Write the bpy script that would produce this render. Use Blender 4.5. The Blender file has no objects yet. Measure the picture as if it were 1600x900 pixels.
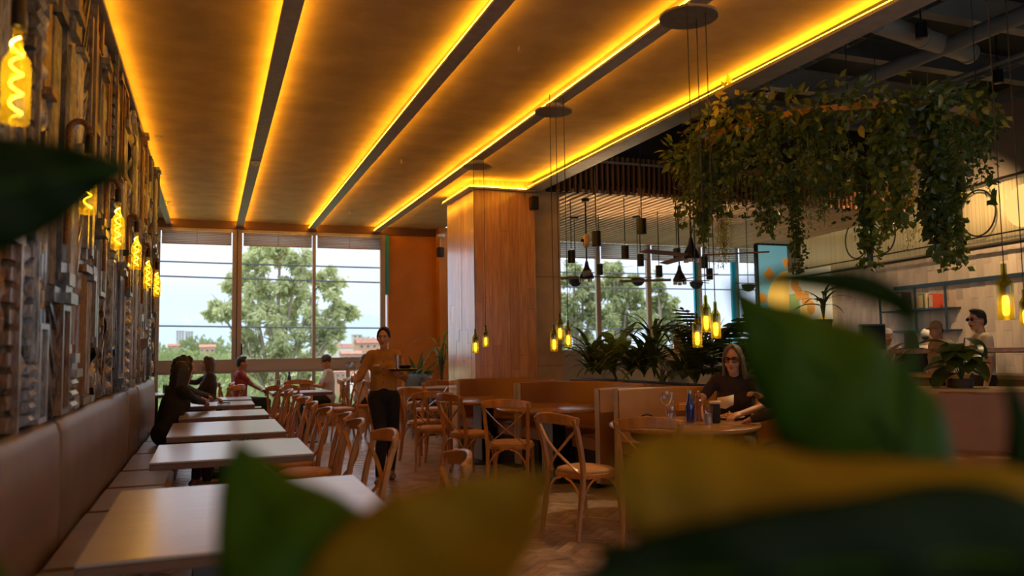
import bpy, bmesh, math, random
from mathutils import Vector, Matrix, Euler, Quaternion, noise
R = math.radians; PI = math.pi
V = Vector
S = bpy.context.scene; COL = S.collection
random.seed(7)
# ---------------------------------------------------------------- camera
FPX = 1240.0; CH = 1.38
_vy = V((328-800, 450-548, FPX)).normalized()
_vz = V((1, .0144, 0)).cross(_vy).normalized()
if _vz.y < 0: _vz = -_vz
_vx = _vz.cross(_vy)
CM = Matrix((_vx, _vy, _vz))            # camera (right, up, forward) -> world
CP = V((0, 0, CH))
cam_d = bpy.data.cameras.new('camera'); cam = bpy.data.objects.new('camera', cam_d); COL.objects.link(cam)
r_, u_, f_ = CM.col[0], CM.col[1], CM.col[2]
cam.matrix_world = Matrix(((r_.x, u_.x, -f_.x, CP.x), (r_.y, u_.y, -f_.y, CP.y), (r_.z, u_.z, -f_.z, CP.z), (0, 0, 0, 1)))
cam_d.sensor_width = 36; cam_d.lens = 36*FPX/1600; cam_d.clip_start = .02; cam_d.clip_end = 3000
cam_d.dof.use_dof = True; cam_d.dof.focus_distance = 7.5; cam_d.dof.aperture_fstop = 1.6
S.camera = cam
# ---------------------------------------------------------------- world, exposure
S.view_settings.view_transform = 'Standard'; S.view_settings.look = 'None'
S.view_settings.gamma = 1; S.view_settings.use_curve_mapping = False
S.view_settings.exposure = 0.6
W = bpy.data.worlds.new('world'); S.world = W; W.use_nodes = True
wn = W.node_tree.nodes; wl = W.node_tree.links; wn.clear()
_o = wn.new('ShaderNodeOutputWorld'); _b = wn.new('ShaderNodeBackground'); _tc = wn.new('ShaderNodeTexCoord')
_sx = wn.new('ShaderNodeSeparateXYZ'); _cr = wn.new('ShaderNodeValToRGB'); _nz = wn.new('ShaderNodeTexNoise')
_mp = wn.new('ShaderNodeMapping'); _mp.inputs['Scale'].default_value = (2, 2, 9)
_mx = wn.new('ShaderNodeMix'); _mx.data_type = 'RGBA'
wl.new(_tc.outputs['Generated'], _sx.inputs[0]); wl.new(_sx.outputs['Z'], _cr.inputs[0])
wl.new(_tc.outputs['Generated'], _mp.inputs[0]); wl.new(_mp.outputs[0], _nz.inputs['Vector']); _nz.inputs['Scale'].default_value = 1.6
e = _cr.color_ramp.elements
# overcast sky: about three times brighter overhead than at the horizon
e[0].position = 0; e[0].color = (.50, .58, .70, 1); e[1].position = 1; e[1].color = (1.75, 1.85, 2.1, 1)
k = e.new(.06); k.color = (.48, .56, .70, 1); k = e.new(.14); k.color = (.58, .64, .76, 1)
_r2 = wn.new('ShaderNodeValToRGB'); _r2.color_ramp.elements[0].position = .42; _r2.color_ramp.elements[1].position = .68
wl.new(_nz.outputs['Fac'], _r2.inputs[0]); _ml = wn.new('ShaderNodeMath'); _ml.operation = 'MULTIPLY'; _ml.inputs[1].default_value = .3
wl.new(_r2.outputs[0], _ml.inputs[0]); wl.new(_ml.outputs[0], _mx.inputs['Factor'])
wl.new(_cr.outputs[0], _mx.inputs['A']); _mx.inputs['B'].default_value = (.74, .77, .84, 1)
wl.new(_mx.outputs['Result'], _b.inputs[0]); _b.inputs[1].default_value = 1.25
wl.new(_b.outputs[0], _o.inputs[0])
# ---------------------------------------------------------------- pixel -> point in the room
def ray(px, py): return CM @ V((px-800, 450-py, FPX))
def aty(px, py, Y): r = ray(px, py); return CP + r*(Y/r.y)
def atz(px, py, Z): r = ray(px, py); return CP + r*((Z-CH)/r.z)
def atx(px, py, X): r = ray(px, py); return CP + r*(X/r.x)
def atd(px, py, D): return CP + ray(px, py)*(D/FPX)
def proj(p):
    c = CM.transposed() @ (V(p)-CP)
    return (800+FPX*c.x/c.z, 450-FPX*c.y/c.z, c.z)
# ---------------------------------------------------------------- materials
MATS = {}
def mat(name, col, rough=.5, metal=0, col2=None, nscale=8, stretch=(1, 1, 1), contrast=(.35, .65), bump=0, bscale=40, bstretch=None,
        coat=0, rnd=0, emit=None, estr=0, spec=.5, trans=0, sheen=0, detail=4, kind='noise', rough2=None, sss=0, world=False, cior=1.5):
    m = bpy.data.materials.new(name); m.use_nodes = True; N = m.node_tree.nodes; L = m.node_tree.links
    b = N['Principled BSDF']
    b.inputs['Roughness'].default_value = rough; b.inputs['Metallic'].default_value = metal
    b.inputs['Specular IOR Level'].default_value = spec; b.inputs['Coat Weight'].default_value = coat; b.inputs['Coat Roughness'].default_value = .2; b.inputs['Coat IOR'].default_value = cior
    if trans: b.inputs['Transmission Weight'].default_value = trans
    if sheen: b.inputs['Sheen Weight'].default_value = sheen
    if sss: b.inputs['Subsurface Weight'].default_value = sss; b.inputs['Subsurface Radius'].default_value = (.012, .005, .003)
    if emit: b.inputs['Emission Color'].default_value = (*emit, 1); b.inputs['Emission Strength'].default_value = estr
    tc = N.new('ShaderNodeTexCoord')
    def mapped(st):
        mp = N.new('ShaderNodeMapping'); mp.inputs['Scale'].default_value = st
        if world:
            g = N.new('ShaderNodeNewGeometry'); L.new(g.outputs['Position'], mp.inputs[0])
        else: L.new(tc.outputs['Object'], mp.inputs[0])
        return mp
    out = None
    if col2 is not None:
        mp = mapped(stretch)
        if kind == 'noise':
            n = N.new('ShaderNodeTexNoise'); n.inputs['Scale'].default_value = nscale; n.inputs['Detail'].default_value = detail; fac = n.outputs['Fac']
        elif kind == 'wave':
            n = N.new('ShaderNodeTexWave'); n.inputs['Scale'].default_value = nscale; n.inputs['Distortion'].default_value = 6; n.inputs['Detail'].default_value = 3; fac = n.outputs['Fac']
        elif kind == 'voronoi':
            n = N.new('ShaderNodeTexVoronoi'); n.inputs['Scale'].default_value = nscale; fac = n.outputs['Distance']
        L.new(mp.outputs[0], n.inputs['Vector'])
        rp = N.new('ShaderNodeValToRGB'); rp.color_ramp.elements[0].position, rp.color_ramp.elements[1].position = contrast
        rp.color_ramp.elements[0].color = (*col, 1); rp.color_ramp.elements[1].color = (*col2, 1)
        L.new(fac, rp.inputs[0]); out = rp.outputs[0]
        if rough2 is not None:
            mr = N.new('ShaderNodeMapRange'); mr.inputs['From Min'].default_value = contrast[0]; mr.inputs['From Max'].default_value = contrast[1]
            mr.inputs['To Min'].default_value = rough; mr.inputs['To Max'].default_value = rough2
            L.new(fac, mr.inputs['Value']); L.new(mr.outputs[0], b.inputs['Roughness'])
    if rnd:
        oi = N.new('ShaderNodeObjectInfo'); hs = N.new('ShaderNodeHueSaturation')
        mr = N.new('ShaderNodeMapRange'); mr.inputs['To Min'].default_value = 1-rnd; mr.inputs['To Max'].default_value = 1+rnd
        L.new(oi.outputs['Random'], mr.inputs['Value']); L.new(mr.outputs[0], hs.inputs['Value'])
        if out: L.new(out, hs.inputs['Color'])
        else: hs.inputs['Color'].default_value = (*col, 1)
        out = hs.outputs[0]
    if out: L.new(out, b.inputs['Base Color'])
    else: b.inputs['Base Color'].default_value = (*col, 1)
    if bump:
        mp = mapped(bstretch or stretch); n = N.new('ShaderNodeTexNoise'); n.inputs['Scale'].default_value = bscale; n.inputs['Detail'].default_value = 5
        L.new(mp.outputs[0], n.inputs['Vector']); bp = N.new('ShaderNodeBump'); bp.inputs['Strength'].default_value = bump; bp.inputs['Distance'].default_value = .02
        L.new(n.outputs['Fac'], bp.inputs['Height']); L.new(bp.outputs[0], b.inputs['Normal'])
    MATS[name] = m; return m
def emat(name, col, s):
    m = bpy.data.materials.new(name); m.use_nodes = True; N = m.node_tree.nodes; N.clear()
    o = N.new('ShaderNodeOutputMaterial'); e = N.new('ShaderNodeEmission'); e.inputs[0].default_value = (*col, 1); e.inputs[1].default_value = s
    m.node_tree.links.new(e.outputs[0], o.inputs[0]); MATS[name] = m; return m
def thin_glass(name, tint, refl=.06, rough=.02, fres=.6, diffuse=0):
    m = bpy.data.materials.new(name); m.use_nodes = True; N = m.node_tree.nodes; L = m.node_tree.links; N.clear()
    o = N.new('ShaderNodeOutputMaterial'); t = N.new('ShaderNodeBsdfTransparent'); t.inputs[0].default_value = (*tint, 1)
    g = N.new('ShaderNodeBsdfGlossy'); g.inputs['Roughness'].default_value = rough; fr = N.new('ShaderNodeLayerWeight'); fr.inputs[0].default_value = .25
    mm = N.new('ShaderNodeMath'); mm.operation = 'MULTIPLY_ADD'; mm.inputs[1].default_value = fres; mm.inputs[2].default_value = refl
    L.new(fr.outputs['Fresnel'], mm.inputs[0]); mx = N.new('ShaderNodeMixShader'); L.new(mm.outputs[0], mx.inputs[0])
    L.new(t.outputs[0], mx.inputs[1]); L.new(g.outputs[0], mx.inputs[2]); fin = mx
    if diffuse:
        tl = N.new('ShaderNodeBsdfTranslucent'); tl.inputs[0].default_value = (*[min(1, q*1.05) for q in tint], 1); m2 = N.new('ShaderNodeMixShader'); m2.inputs[0].default_value = diffuse
        L.new(mx.outputs[0], m2.inputs[1]); L.new(tl.outputs[0], m2.inputs[2]); fin = m2
    L.new(fin.outputs[0], o.inputs[0]); MATS[name] = m; return m
def leaf_mat(name, c1, c2, rough=.35, trans=.35, rnd=.3, nscale=6, coat=0):
    m = mat(name, c1, rough=rough, col2=c2, nscale=nscale, rnd=rnd, coat=coat)
    N = m.node_tree.nodes; L = m.node_tree.links; b = N['Principled BSDF']; o = N['Material Output']
    t = N.new('ShaderNodeBsdfTranslucent'); t.inputs[0].default_value = (min(1, c2[0]*1.6), min(1, c2[1]*1.6), c2[2], 1)
    mx = N.new('ShaderNodeMixShader'); mx.inputs[0].default_value = trans
    L.new(b.outputs[0], mx.inputs[1]); L.new(t.outputs[0], mx.inputs[2]); L.new(mx.outputs[0], o.inputs[0]); return m
# ---------------------------------------------------------------- mesh builder
def frame_of(t, up):
    s = t.cross(up)
    if s.length < 1e-5: s = t.cross(V((1, 0, .3)))
    s.normalize(); return s, s.cross(t).normalized()
def spline(pts, n):
    """Catmull-Rom through pts, n steps per span"""
    P = [V(p) for p in pts]; out = []
    for i in range(len(P)-1):
        a = P[i-1] if i else P[0]*2-P[1]; b, c = P[i], P[i+1]; d = P[i+2] if i+2 < len(P) else P[-1]*2-P[-2]
        for k in range(n):
            t = k/n; out.append(.5*((2*b)+(c-a)*t+(2*a-5*b+4*c-d)*t*t+(3*b-a-3*c+d)*t**3))
    out.append(P[-1]); return out
class MB:
    def __init__(s): s.v = []; s.f = []; s.mi = []; s.cur = 0
    def add(s, vs, fs, T=None):
        o = len(s.v)
        s.v += [(T @ V(p)) if T else V(p) for p in vs]
        s.f += [tuple(i+o for i in f) for f in fs]; s.mi += [s.cur]*len(fs); return s
    def box(s, c, d, rot=None):
        x, y, z = d[0]/2, d[1]/2, d[2]/2
        T = Matrix.Translation(c) @ (rot.to_matrix().to_4x4() if rot else Matrix())
        return s.add([(-x,-y,-z),(x,-y,-z),(x,y,-z),(-x,y,-z),(-x,-y,z),(x,-y,z),(x,y,z),(-x,y,z)],
              [(3,2,1,0),(4,5,6,7),(0,1,5,4),(1,2,6,5),(2,3,7,6),(3,0,4,7)], T)
    def span(s, a, b):
        a = V(a); b = V(b); return s.box((a+b)/2, [abs(q) for q in (b-a)])
    def cbox(s, c, d, ch=.01, rot=None):
        """box with chamfered edges"""
        x, y, z = d[0]/2, d[1]/2, d[2]/2; ch = min(ch, x*.9, y*.9, z*.9); bm = bmesh.new()
        for sx in (-1, 1):
            for sy in (-1, 1):
                for sz in (-1, 1):
                    for q in ((x-ch, y-ch, z), (x-ch, y, z-ch), (x, y-ch, z-ch)): bm.verts.new((sx*q[0], sy*q[1], sz*q[2]))
        r = bmesh.ops.convex_hull(bm, input=bm.verts); bm.verts.index_update()
        vs = [v.co.copy() for v in bm.verts]; fs = [tuple(v.index for v in f.verts) for f in bm.faces]; bm.free()
        return s.add(vs, fs, Matrix.Translation(c) @ (rot.to_matrix().to_4x4() if rot else Matrix()))
    def tube(s, pts, r, n=8, cap=True, up=(0, 0, 1)):
        P = [V(p) for p in pts]; m = len(P); rr = r if isinstance(r, (list, tuple)) else [r]*m
        vs = []; fs = []; t0 = (P[1]-P[0]).normalized(); sd, u = frame_of(t0, V(up))
        for i in range(m):
            t = (P[min(i+1, m-1)]-P[max(i-1, 0)])
            t = t.normalized() if t.length > 1e-9 else t0
            q = t0.rotation_difference(t); sd = q @ sd; u = q @ u; t0 = t
            for k in range(n):
                a = 2*PI*k/n; vs.append(P[i]+(sd*math.cos(a)+u*math.sin(a))*rr[i])
        for i in range(m-1):
            for k in range(n): fs.append((i*n+k, i*n+(k+1) % n, (i+1)*n+(k+1) % n, (i+1)*n+k))
        if cap: fs.append(tuple(range(n))[::-1]); fs.append(tuple((m-1)*n+k for k in range(n)))
        return s.add(vs, fs)
    def bar(s, pts, w, h, up=(0, 0, 1)):
        """rectangular section swept along pts; w sideways, h along up"""
        P = [V(p) for p in pts]; m = len(P); ww = w if isinstance(w, (list, tuple)) else [w]*m; hh = h if isinstance(h, (list, tuple)) else [h]*m
        vs = []; fs = []
        for i in range(m):
            t = (P[min(i+1, m-1)]-P[max(i-1, 0)]).normalized(); sd, u = frame_of(t, V(up))
            for a, b in ((-1,-1),(1,-1),(1,1),(-1,1)): vs.append(P[i]+sd*a*ww[i]/2+u*b*hh[i]/2)
        for i in range(m-1):
            for k in range(4): fs.append((i*4+k, i*4+(k+1) % 4, (i+1)*4+(k+1) % 4, (i+1)*4+k))
        fs.append((3,2,1,0)); fs.append(tuple((m-1)*4+k for k in range(4)))
        return s.add(vs, fs)
    def lathe(s, prof, n=16, T=None, cap=True):
        vs = []; fs = []; m = len(prof)
        for r, z in prof:
            for k in range(n): vs.append((r*math.cos(2*PI*k/n), r*math.sin(2*PI*k/n), z))
        for i in range(m-1):
            for k in range(n): fs.append((i*n+k, i*n+(k+1) % n, (i+1)*n+(k+1) % n, (i+1)*n+k))
        if cap:
            fs.append(tuple(range(n))[::-1]); fs.append(tuple((m-1)*n+k for k in range(n)))
        return s.add(vs, fs, T)
    def ball(s, c, r, n=8, m=12, T=None):
        r = (r, r, r) if not isinstance(r, (tuple, list)) else r
        vs = [(0, 0, -1)]; fs = []
        for i in range(1, n):
            a = PI*i/n-PI/2
            for k in range(m): vs.append((math.cos(a)*math.cos(2*PI*k/m), math.cos(a)*math.sin(2*PI*k/m), math.sin(a)))
        vs.append((0, 0, 1)); e = len(vs)-1
        for k in range(m): fs.append((0, 1+(k+1) % m, 1+k)); fs.append((e, e-m+k, e-m+(k+1) % m))
        for i in range(n-2):
            for k in range(m): a = 1+i*m; fs.append((a+k, a+(k+1) % m, a+m+(k+1) % m, a+m+k))
        M = Matrix.Translation(c) @ (T.to_4x4() if T else Matrix()) @ Matrix.Diagonal((*r, 1))
        return s.add(vs, fs, M)
    def prism(s, poly, h, T=None):
        n = len(poly)
        return s.add([(x, y, 0) for x, y in poly]+[(x, y, h) for x, y in poly],
            [tuple(range(n))[::-1], tuple(range(n, 2*n))]+[(i, (i+1) % n, n+(i+1) % n, n+i) for i in range(n)], T)
    def grid(s, fn, nu, nv, T=None, both=False):
        vs = [fn(i/nu, j/nv) for j in range(nv+1) for i in range(nu+1)]
        fs = [(j*(nu+1)+i, j*(nu+1)+i+1, (j+1)*(nu+1)+i+1, (j+1)*(nu+1)+i) for j in range(nv) for i in range(nu)]
        return s.add(vs, fs, T)
    def mesh(s, name, mats, smooth=True, ang=40):
        me = bpy.data.meshes.new(name); me.from_pydata(s.v, [], s.f)
        mats = mats if isinstance(mats, (list, tuple)) else [mats]
        for m in mats: me.materials.append(MATS[m] if isinstance(m, str) else m)
        if len(mats) > 1: me.polygons.foreach_set('material_index', s.mi)
        if smooth: me.shade_smooth(); me.set_sharp_from_angle(angle=R(ang))
        me.update(); return me
    def build(s, name, mats, parent=None, smooth=True, ang=40, bevel=0, solid=0, sub=0, kind=None):
        o = bpy.data.objects.new(name, s.mesh(name, mats, smooth, ang)); COL.objects.link(o)
        if parent: o.parent = parent
        if solid: md = o.modifiers.new('s', 'SOLIDIFY'); md.thickness = solid; md.offset = 0
        if bevel: md = o.modifiers.new('b', 'BEVEL'); md.width = bevel; md.segments = 2; md.limit_method = 'ANGLE'; md.angle_limit = R(50)
        if sub: md = o.modifiers.new('u', 'SUBSURF'); md.levels = sub; md.render_levels = sub
        if kind: o['kind'] = kind
        return o
def link(me, name, parent=None, loc=None, rot=None, sc=None):
    o = bpy.data.objects.new(name, me); COL.objects.link(o)
    if parent: o.parent = parent
    if loc is not None: o.location = loc
    if rot is not None: o.rotation_euler = rot
    if sc is not None: o.scale = sc if isinstance(sc, (tuple, list, Vector)) else (sc, sc, sc)
    return o
def tag(o, label, cat, group=None):
    o['label'] = label; o['category'] = cat
    if group: o['group'] = group
    return o
def thing(name, label, cat, loc=(0, 0, 0), rz=0, group=None):
    o = bpy.data.objects.new(name, None); COL.objects.link(o); o.location = loc; o.rotation_euler = (0, 0, rz); o.empty_display_size = .1
    return tag(o, label, cat, group)
def struct(o, label=None):
    o['kind'] = 'structure'
    if label: o['label'] = label
    return o
def sroot(name, label=None, loc=(0, 0, 0)):
    o = bpy.data.objects.new(name, None); COL.objects.link(o); o.location = loc; return struct(o, label)
def copy_tree(o, loc=None, rz=None, label=None, parent=None):
    c = o.copy(); COL.objects.link(c)
    if parent: c.parent = parent
    if loc is not None: c.location = loc
    if rz is not None: c.rotation_euler = (0, 0, rz)
    if label: c['label'] = label
    for ch in list(o.children): copy_tree(ch, parent=c)
    return c
# ================================================================ materials of the setting
ZB = 3.557; ZC = 3.655; YB = 14.8
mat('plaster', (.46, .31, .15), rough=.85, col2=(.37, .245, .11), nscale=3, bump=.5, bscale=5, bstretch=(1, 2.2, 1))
mat('beam_paint', (.33, .29, .235), rough=.5, col2=(.40, .36, .30), nscale=14)
emat('led_amber', (1, .43, .018), 21)
mat('brick', (.47, .38, .30), rough=.25, col2=(.35, .265, .195), nscale=5, rnd=.28, bump=.12, bscale=25)
mat('grout', (.07, .055, .045), rough=.8)
mat('oak_clad', (.74, .40, .14), rough=.34, col2=(.56, .27, .085), nscale=5, stretch=(7, 7, .55), rnd=.16, bump=.04, bscale=30, coat=1, cior=1.7)
mat('concrete', (.62, .46, .27), rough=.7, col2=(.48, .34, .19), nscale=3, bump=.15, bscale=12)
mat('frame_metal', (.40, .325, .245), rough=.38, metal=.35)
mat('teal_paint', (.01, .35, .42), rough=.5)
mat('cyan_paint', (.0, .42, .62), rough=.5)
mat('orange_wall', (.54, .20, .028), rough=.7, col2=(.46, .165, .022), nscale=3, bump=.35, bscale=22, bstretch=(1, 1, 9))
mat('low_wall', (.50, .235, .07), rough=.5, col2=(.42, .18, .05), nscale=4, stretch=(1, 1, 6))
thin_glass('window_glass', (.98, .99, .99), refl=.004, rough=0, fres=.12)
leaf_mat('shade_cloth', (.74, .72, .68), (.62, .60, .56), rough=.8, trans=.72, rnd=0, nscale=5); [n for n in MATS['shade_cloth'].node_tree.nodes if n.type == 'BSDF_TRANSLUCENT'][0].inputs[0].default_value = (.80, .78, .74, 1)
mat('slat_wood', (.74, .50, .29), rough=.5, col2=(.64, .41, .22), nscale=4, stretch=(6, .6, 6), rnd=.12)
mat('slat_dark', (.26, .11, .04), rough=.5, rnd=.15)
mat('pelmet_wood', (.14, .06, .025), rough=.5)
mat('black_void', (.012, .010, .009), rough=.9)
mat('dark_ceiling', (.018, .026, .030), rough=.8, col2=(.028, .038, .042), nscale=3)
mat('dark_steel', (.19, .20, .195), rough=.5, metal=.3)
mat('pale_steel', (.32, .31, .27), rough=.5, metal=.2)
mat('wall_plain', (.30, .235, .17), rough=.8)
mat('tile_beige', (.60, .49, .36), rough=.5, col2=(.50, .40, .29), nscale=3, stretch=(4, 4, .6), rnd=.14)
mat('black_metal', (.014, .013, .012), rough=.4, metal=.4)
mat('blue_steel', (.02, .045, .065), rough=.45, metal=.3)
mat('white_plastic', (.7, .66, .58), rough=.4)
# ================================================================ floor
fl = sroot('floor', 'brown herringbone brick floor')
MB().span((-3.2, -3, -.06), (5.3, YB+.3, -.016)).build('floor_slab', 'grout', fl, smooth=False)
mat('hall_floor', (.50, .40, .29), rough=.35, col2=(.42, .33, .23), nscale=2)  # out of view; pale tone chosen to bounce light up to the slats
MB().span((5.3, -3, -.06), (14, YB+.3, 0)).build('hall_floor', 'hall_floor', fl, smooth=False)
BL, BW, G = .285, .0712, .0045
def brick_mesh(w, l, name):
    m = MB(); m.cbox((0, 0, -.008), (w-G, l-G, .016), .0025); return m.mesh(name, 'brick', smooth=False)
bme = brick_mesh(BW, BL, 'brick')
spots = []
c45 = math.cos(PI/4)
n4 = 4
for i in range(-80, 140):
    for j in range(-40, 40):
        # herringbone tiling: unit steps of BW, brick length 4 widths
        for o_ in (0, 1):
            if o_ == 0: cx, cy, r = (i+.5)*BW, (i+2)*BW+j*2*BL, 0
            else: cx, cy, r = (i+1+2)*BW, (i+.5)*BW+j*2*BL, 1
            X = (cx-cy)*c45+4.2; Y = (cx+cy)*c45+4.5
            if -1.0 < X < 5.2 and 1.4 < Y < YB-.05: spots.append((X, Y, PI/4 if r == 0 else -PI/4))
def seen(X, Y):
    px, py, d = proj((X, Y, 0))
    if not (-5 < px < 1605 and py < 915): return 0
    if X < -.35 or X > 3.1: return 0
    if Y < 4.1 and X < .75 and not (180 < px < 360 and py > 850): return 0
    if 350 < px < 640 and py > 760: return 0
    if 640 <= px < 845 and py > 775+(.12*(845-px)): return 0
    if px > 985 and py > 700: return 0
    if px < 500 and not (180 < px < 360): return 0
    return 1/d
order = sorted(range(len(spots)), key=lambda q: -seen(*spots[q][:2]))
near = set(q for q in order[:300])
rest = MB()
rng = random.Random(3)
box_t = MB(); box_t.cbox((0, 0, -.008), (BW-G, BL-G, .016), .0025)
top_t = [(x, y, z) for z in (-.012, 0) for x, y in ((-BW/2+G/2, -BL/2+G/2), (BW/2-G/2, -BL/2+G/2), (BW/2-G/2, BL/2-G/2), (-BW/2+G/2, BL/2-G/2))]
for q, (X, Y, a) in enumerate(spots):
    z = rng.uniform(-.0015, .0015)
    if q in near: link(bme, 'brick', fl, (X, Y, z), (rng.uniform(-.006, .006), rng.uniform(-.006, .006), a))
    else: rest.add(top_t, [(4,5,6,7),(0,1,5,4),(1,2,6,5),(2,3,7,6),(3,0,4,7)], Matrix.Translation((X, Y, z)) @ Matrix.Rotation(a, 4, 'Z'))
rest.build('brick_field', 'brick', fl, smooth=False, kind='stuff')
# ================================================================ ceiling of the lit room
ce = sroot('ceiling', 'plastered ceiling in long bays washed by amber light')
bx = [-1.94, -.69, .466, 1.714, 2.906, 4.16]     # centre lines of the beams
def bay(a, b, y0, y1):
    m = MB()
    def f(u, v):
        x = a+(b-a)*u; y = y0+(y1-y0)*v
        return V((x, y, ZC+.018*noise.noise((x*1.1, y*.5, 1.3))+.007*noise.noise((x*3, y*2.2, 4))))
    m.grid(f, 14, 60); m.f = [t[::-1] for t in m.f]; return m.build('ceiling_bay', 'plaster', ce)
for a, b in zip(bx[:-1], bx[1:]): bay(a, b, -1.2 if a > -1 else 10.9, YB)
MB().span((-3.2, -1.4, ZC+.05), (4.25, YB+.2, ZC+.12)).build('roof_slab', 'dark_ceiling', ce, smooth=False)
for i, x in enumerate(bx[:-1]):
    w = .085 if i < 2 else .125
    t = sroot('trim_%d' % (i+1), 'slim painted ceiling beam edged with amber light strips')
    y0 = -1.2 if i else 10.9
    MB().span((x-w/2, y0, ZB), (x+w/2, YB, ZB+.022)).build('beam_board', 'beam_paint', t, bevel=.004)
    MB().span((x-w*.28, y0, ZB+.022), (x+w*.28, YB, ZC+.03)).build('beam_core', 'beam_paint', t, smooth=False)
    for s in (-1, 1):
        if i == 1 and s < 0: continue
        MB().span((x+s*(w*.28+.002), y0+.01, ZB+.024), (x+s*(w*.5-.006), YB-.02, ZB+.038)).build('light_strip', 'led_amber', t, smooth=False)
# edge beam E with a deep fascia towards the dark hall, wrapping the column
CX0, CX1, CY0, CY1 = 3.32, 4.22, 10.15, 11.42
t = sroot('trim_6', 'wide ceiling edge beam with amber light strip')
MB().span((4.07, -1.2, ZB-.02), (4.30, CY0+.1, ZB+.01)).build('beam_board', 'beam_paint', t, bevel=.004)
MB().span((4.20, -1.2, ZB+.01), (4.30, CY0+.1, 4.75)).build('fascia', 'dark_steel', t, smooth=False)
MB().span((4.10, -1.2, ZB+.01), (4.14, CY0-.06, ZB+.03)).build('light_strip', 'led_amber', t, smooth=False)
MB().span((4.145, -1.2, ZB+.01), (4.175, CY0-.06, ZB+.045)).build('light_channel', 'beam_paint', t, smooth=False)
t = sroot('trim_7', 'moulding with amber light strip around the column head')
m = MB(); g = .09
m.span((CX0-g, CY0-g, ZB-.04), (4.2, CY0-.0, ZB-.015)); m.span((CX0-g, CY0, ZB-.04), (CX0, CY1, ZB-.015)); m.build('cove_board', 'beam_paint', t, bevel=.003)
MB().span((CX0-g+.02, CY0-g+.02, ZB-.015), (4.1, CY0-g+.05, ZB+.005)).build('light_strip', 'led_amber', t, smooth=False)
MB().span((CX0-g+.02, CY0-g+.06, ZB-.015), (CX0-g+.05, CY1, ZB+.005)).build('light_strip', 'led_amber', t, smooth=False)
t = sroot('trim_8', 'dark wooden pelmet along the head of the windows')
MB().span((-3.2, YB-.09, ZB-.045), (4.3, YB, ZC+.02)).build('pelmet', 'pelmet_wood', t, bevel=.004)
# ================================================================ column
co = sroot('column', 'big square column clad in oak boards')
MB().span((CX0+.02, CY0+.02, 0), (CX1-.02, CY1-.02, ZC+.04)).build('column_core', 'black_void', co, smooth=False)
rng = random.Random(11)
def planks(n, a0, a1, fn):
    w = (a1-a0)/n
    for i in range(n):
        z = 0; cuts = sorted([rng.uniform(.7, 3.0) for _ in range(2)])
        for z0, z1 in zip([0]+cuts, cuts+[ZC+.02]):
            if z1-z0 < .02: continue
            mm = MB(); lo, hi = fn(a0+i*w+.0012, a0+(i+1)*w-.0012, z0+.0012, z1-.0012, rng.uniform(-.002, .002)); mm.span(lo, hi)
            mm.build('oak_board', 'oak_clad', co, smooth=False)
planks(7, CX0, CX1, lambda a, b, z0, z1, d: ((a, CY0+d, z0), (b, CY0+.02, z1)))
planks(9, CY0+.021, CY1, lambda a, b, z0, z1, d: ((CX0+d, a, z0), (CX0+.02, b, z1)))
planks(7, CX0, CX1, lambda a, b, z0, z1, d: ((a, CY1-.02, z0), (b, CY1+d, z1)))
o = MB().span((CX1+.002, CY0+.12, 0), (4.66, CY1-.1, 4.7)).build('concrete_column', 'concrete', None, bevel=.01); struct(o, 'bare concrete column beside the oak clad column')
for z in (1.1, 2.35): MB().span((CX1, CY0+.117, z), (4.663, CY1-.097, z+.006)).build('formwork_joint', 'grout', o, smooth=False)
# ================================================================ back wall of the lit room: window band, low wall, orange panel
MX = [-2.95, -2.11, -.8425, .43, 1.756, 3.016]
w1 = sroot('window_1', 'tall aluminium window band looking out over trees and town')
f = MB(); fz = YB-.06
def vbar(x, w, z0, z1, d=.06, name='mullion', m_='frame_metal', par=w1): return MB().span((x-w/2, fz-d/2, z0), (x+w/2, fz+d/2, z1)).build(name, m_, par, bevel=.004)
def hbar(x0, x1, z0, z1, d=.06, name='transom', m_='frame_metal', par=w1): return MB().span((x0, fz-d/2-.002, z0), (x1, fz+d/2+.002, z1)).build(name, m_, par, bevel=.004)
for i, x in enumerate(MX):
    w = .16 if i == 3 else (.06 if i != 5 else .10)
    vbar(x, w, .33, ZB-.05)
    if i == 3: vbar(x, .015, 1.22, ZB-.06, .075, 'mullion_seam', 'black_metal')
hbar(MX[0], MX[-1]+.05, 1.02, 1.17, .10); hbar(MX[0], MX[-1]+.05, 1.17, 1.225, .06); hbar(MX[0], MX[-1], .33, .38, .08)
hbar(MX[0], MX[-1], ZB-.10, ZB-.05, .06)
for a, b in zip(MX[:-1], MX[1:]):
    hbar(a+.03, b-.03, .98, 1.02, .05, 'sash_rail')
    for z0, z1 in ((.38, 1.02), (1.225, ZB-.1)):
        MB().span((a, fz-.004, z0), (b, fz+.004, z1)).build('pane', 'window_glass', w1, smooth=False)
for x in (1.1, 2.35): vbar(x+.02, .07, .38, 1.02, .05, 'lower_mullion')
MB().span((.505, fz-.06, 1.30), (.53, fz-.03, 1.50)).build('window_handle', 'black_metal', w1, bevel=.005)
MB().span((3.07, fz-.05, 2.38), (3.12, fz+.03, ZB-.05)).build('teal_edge', 'teal_paint', w1, smooth=False)
wb = sroot('wall_back', 'orange textured end wall panel beside the window')
MB().span((3.12, YB-.05, 0), (4.75, YB+.1, ZC+.02)).build('orange_panel', 'orange_wall', wb, smooth=False)
MB().span((4.05, YB-.32, 0), (4.35, YB-.05, ZC)).build('return_pier', 'orange_wall', wb, smooth=False)
MB().span((-3.2, YB-.09, 0), (3.12, YB+.1, .33)).build('low_wall', 'low_wall', wb, smooth=False)
MB().span((-3.2, YB-.10, 0), (3.12, YB-.085, .07)).build('skirting', 'slat_dark', wb, smooth=False)
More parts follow.
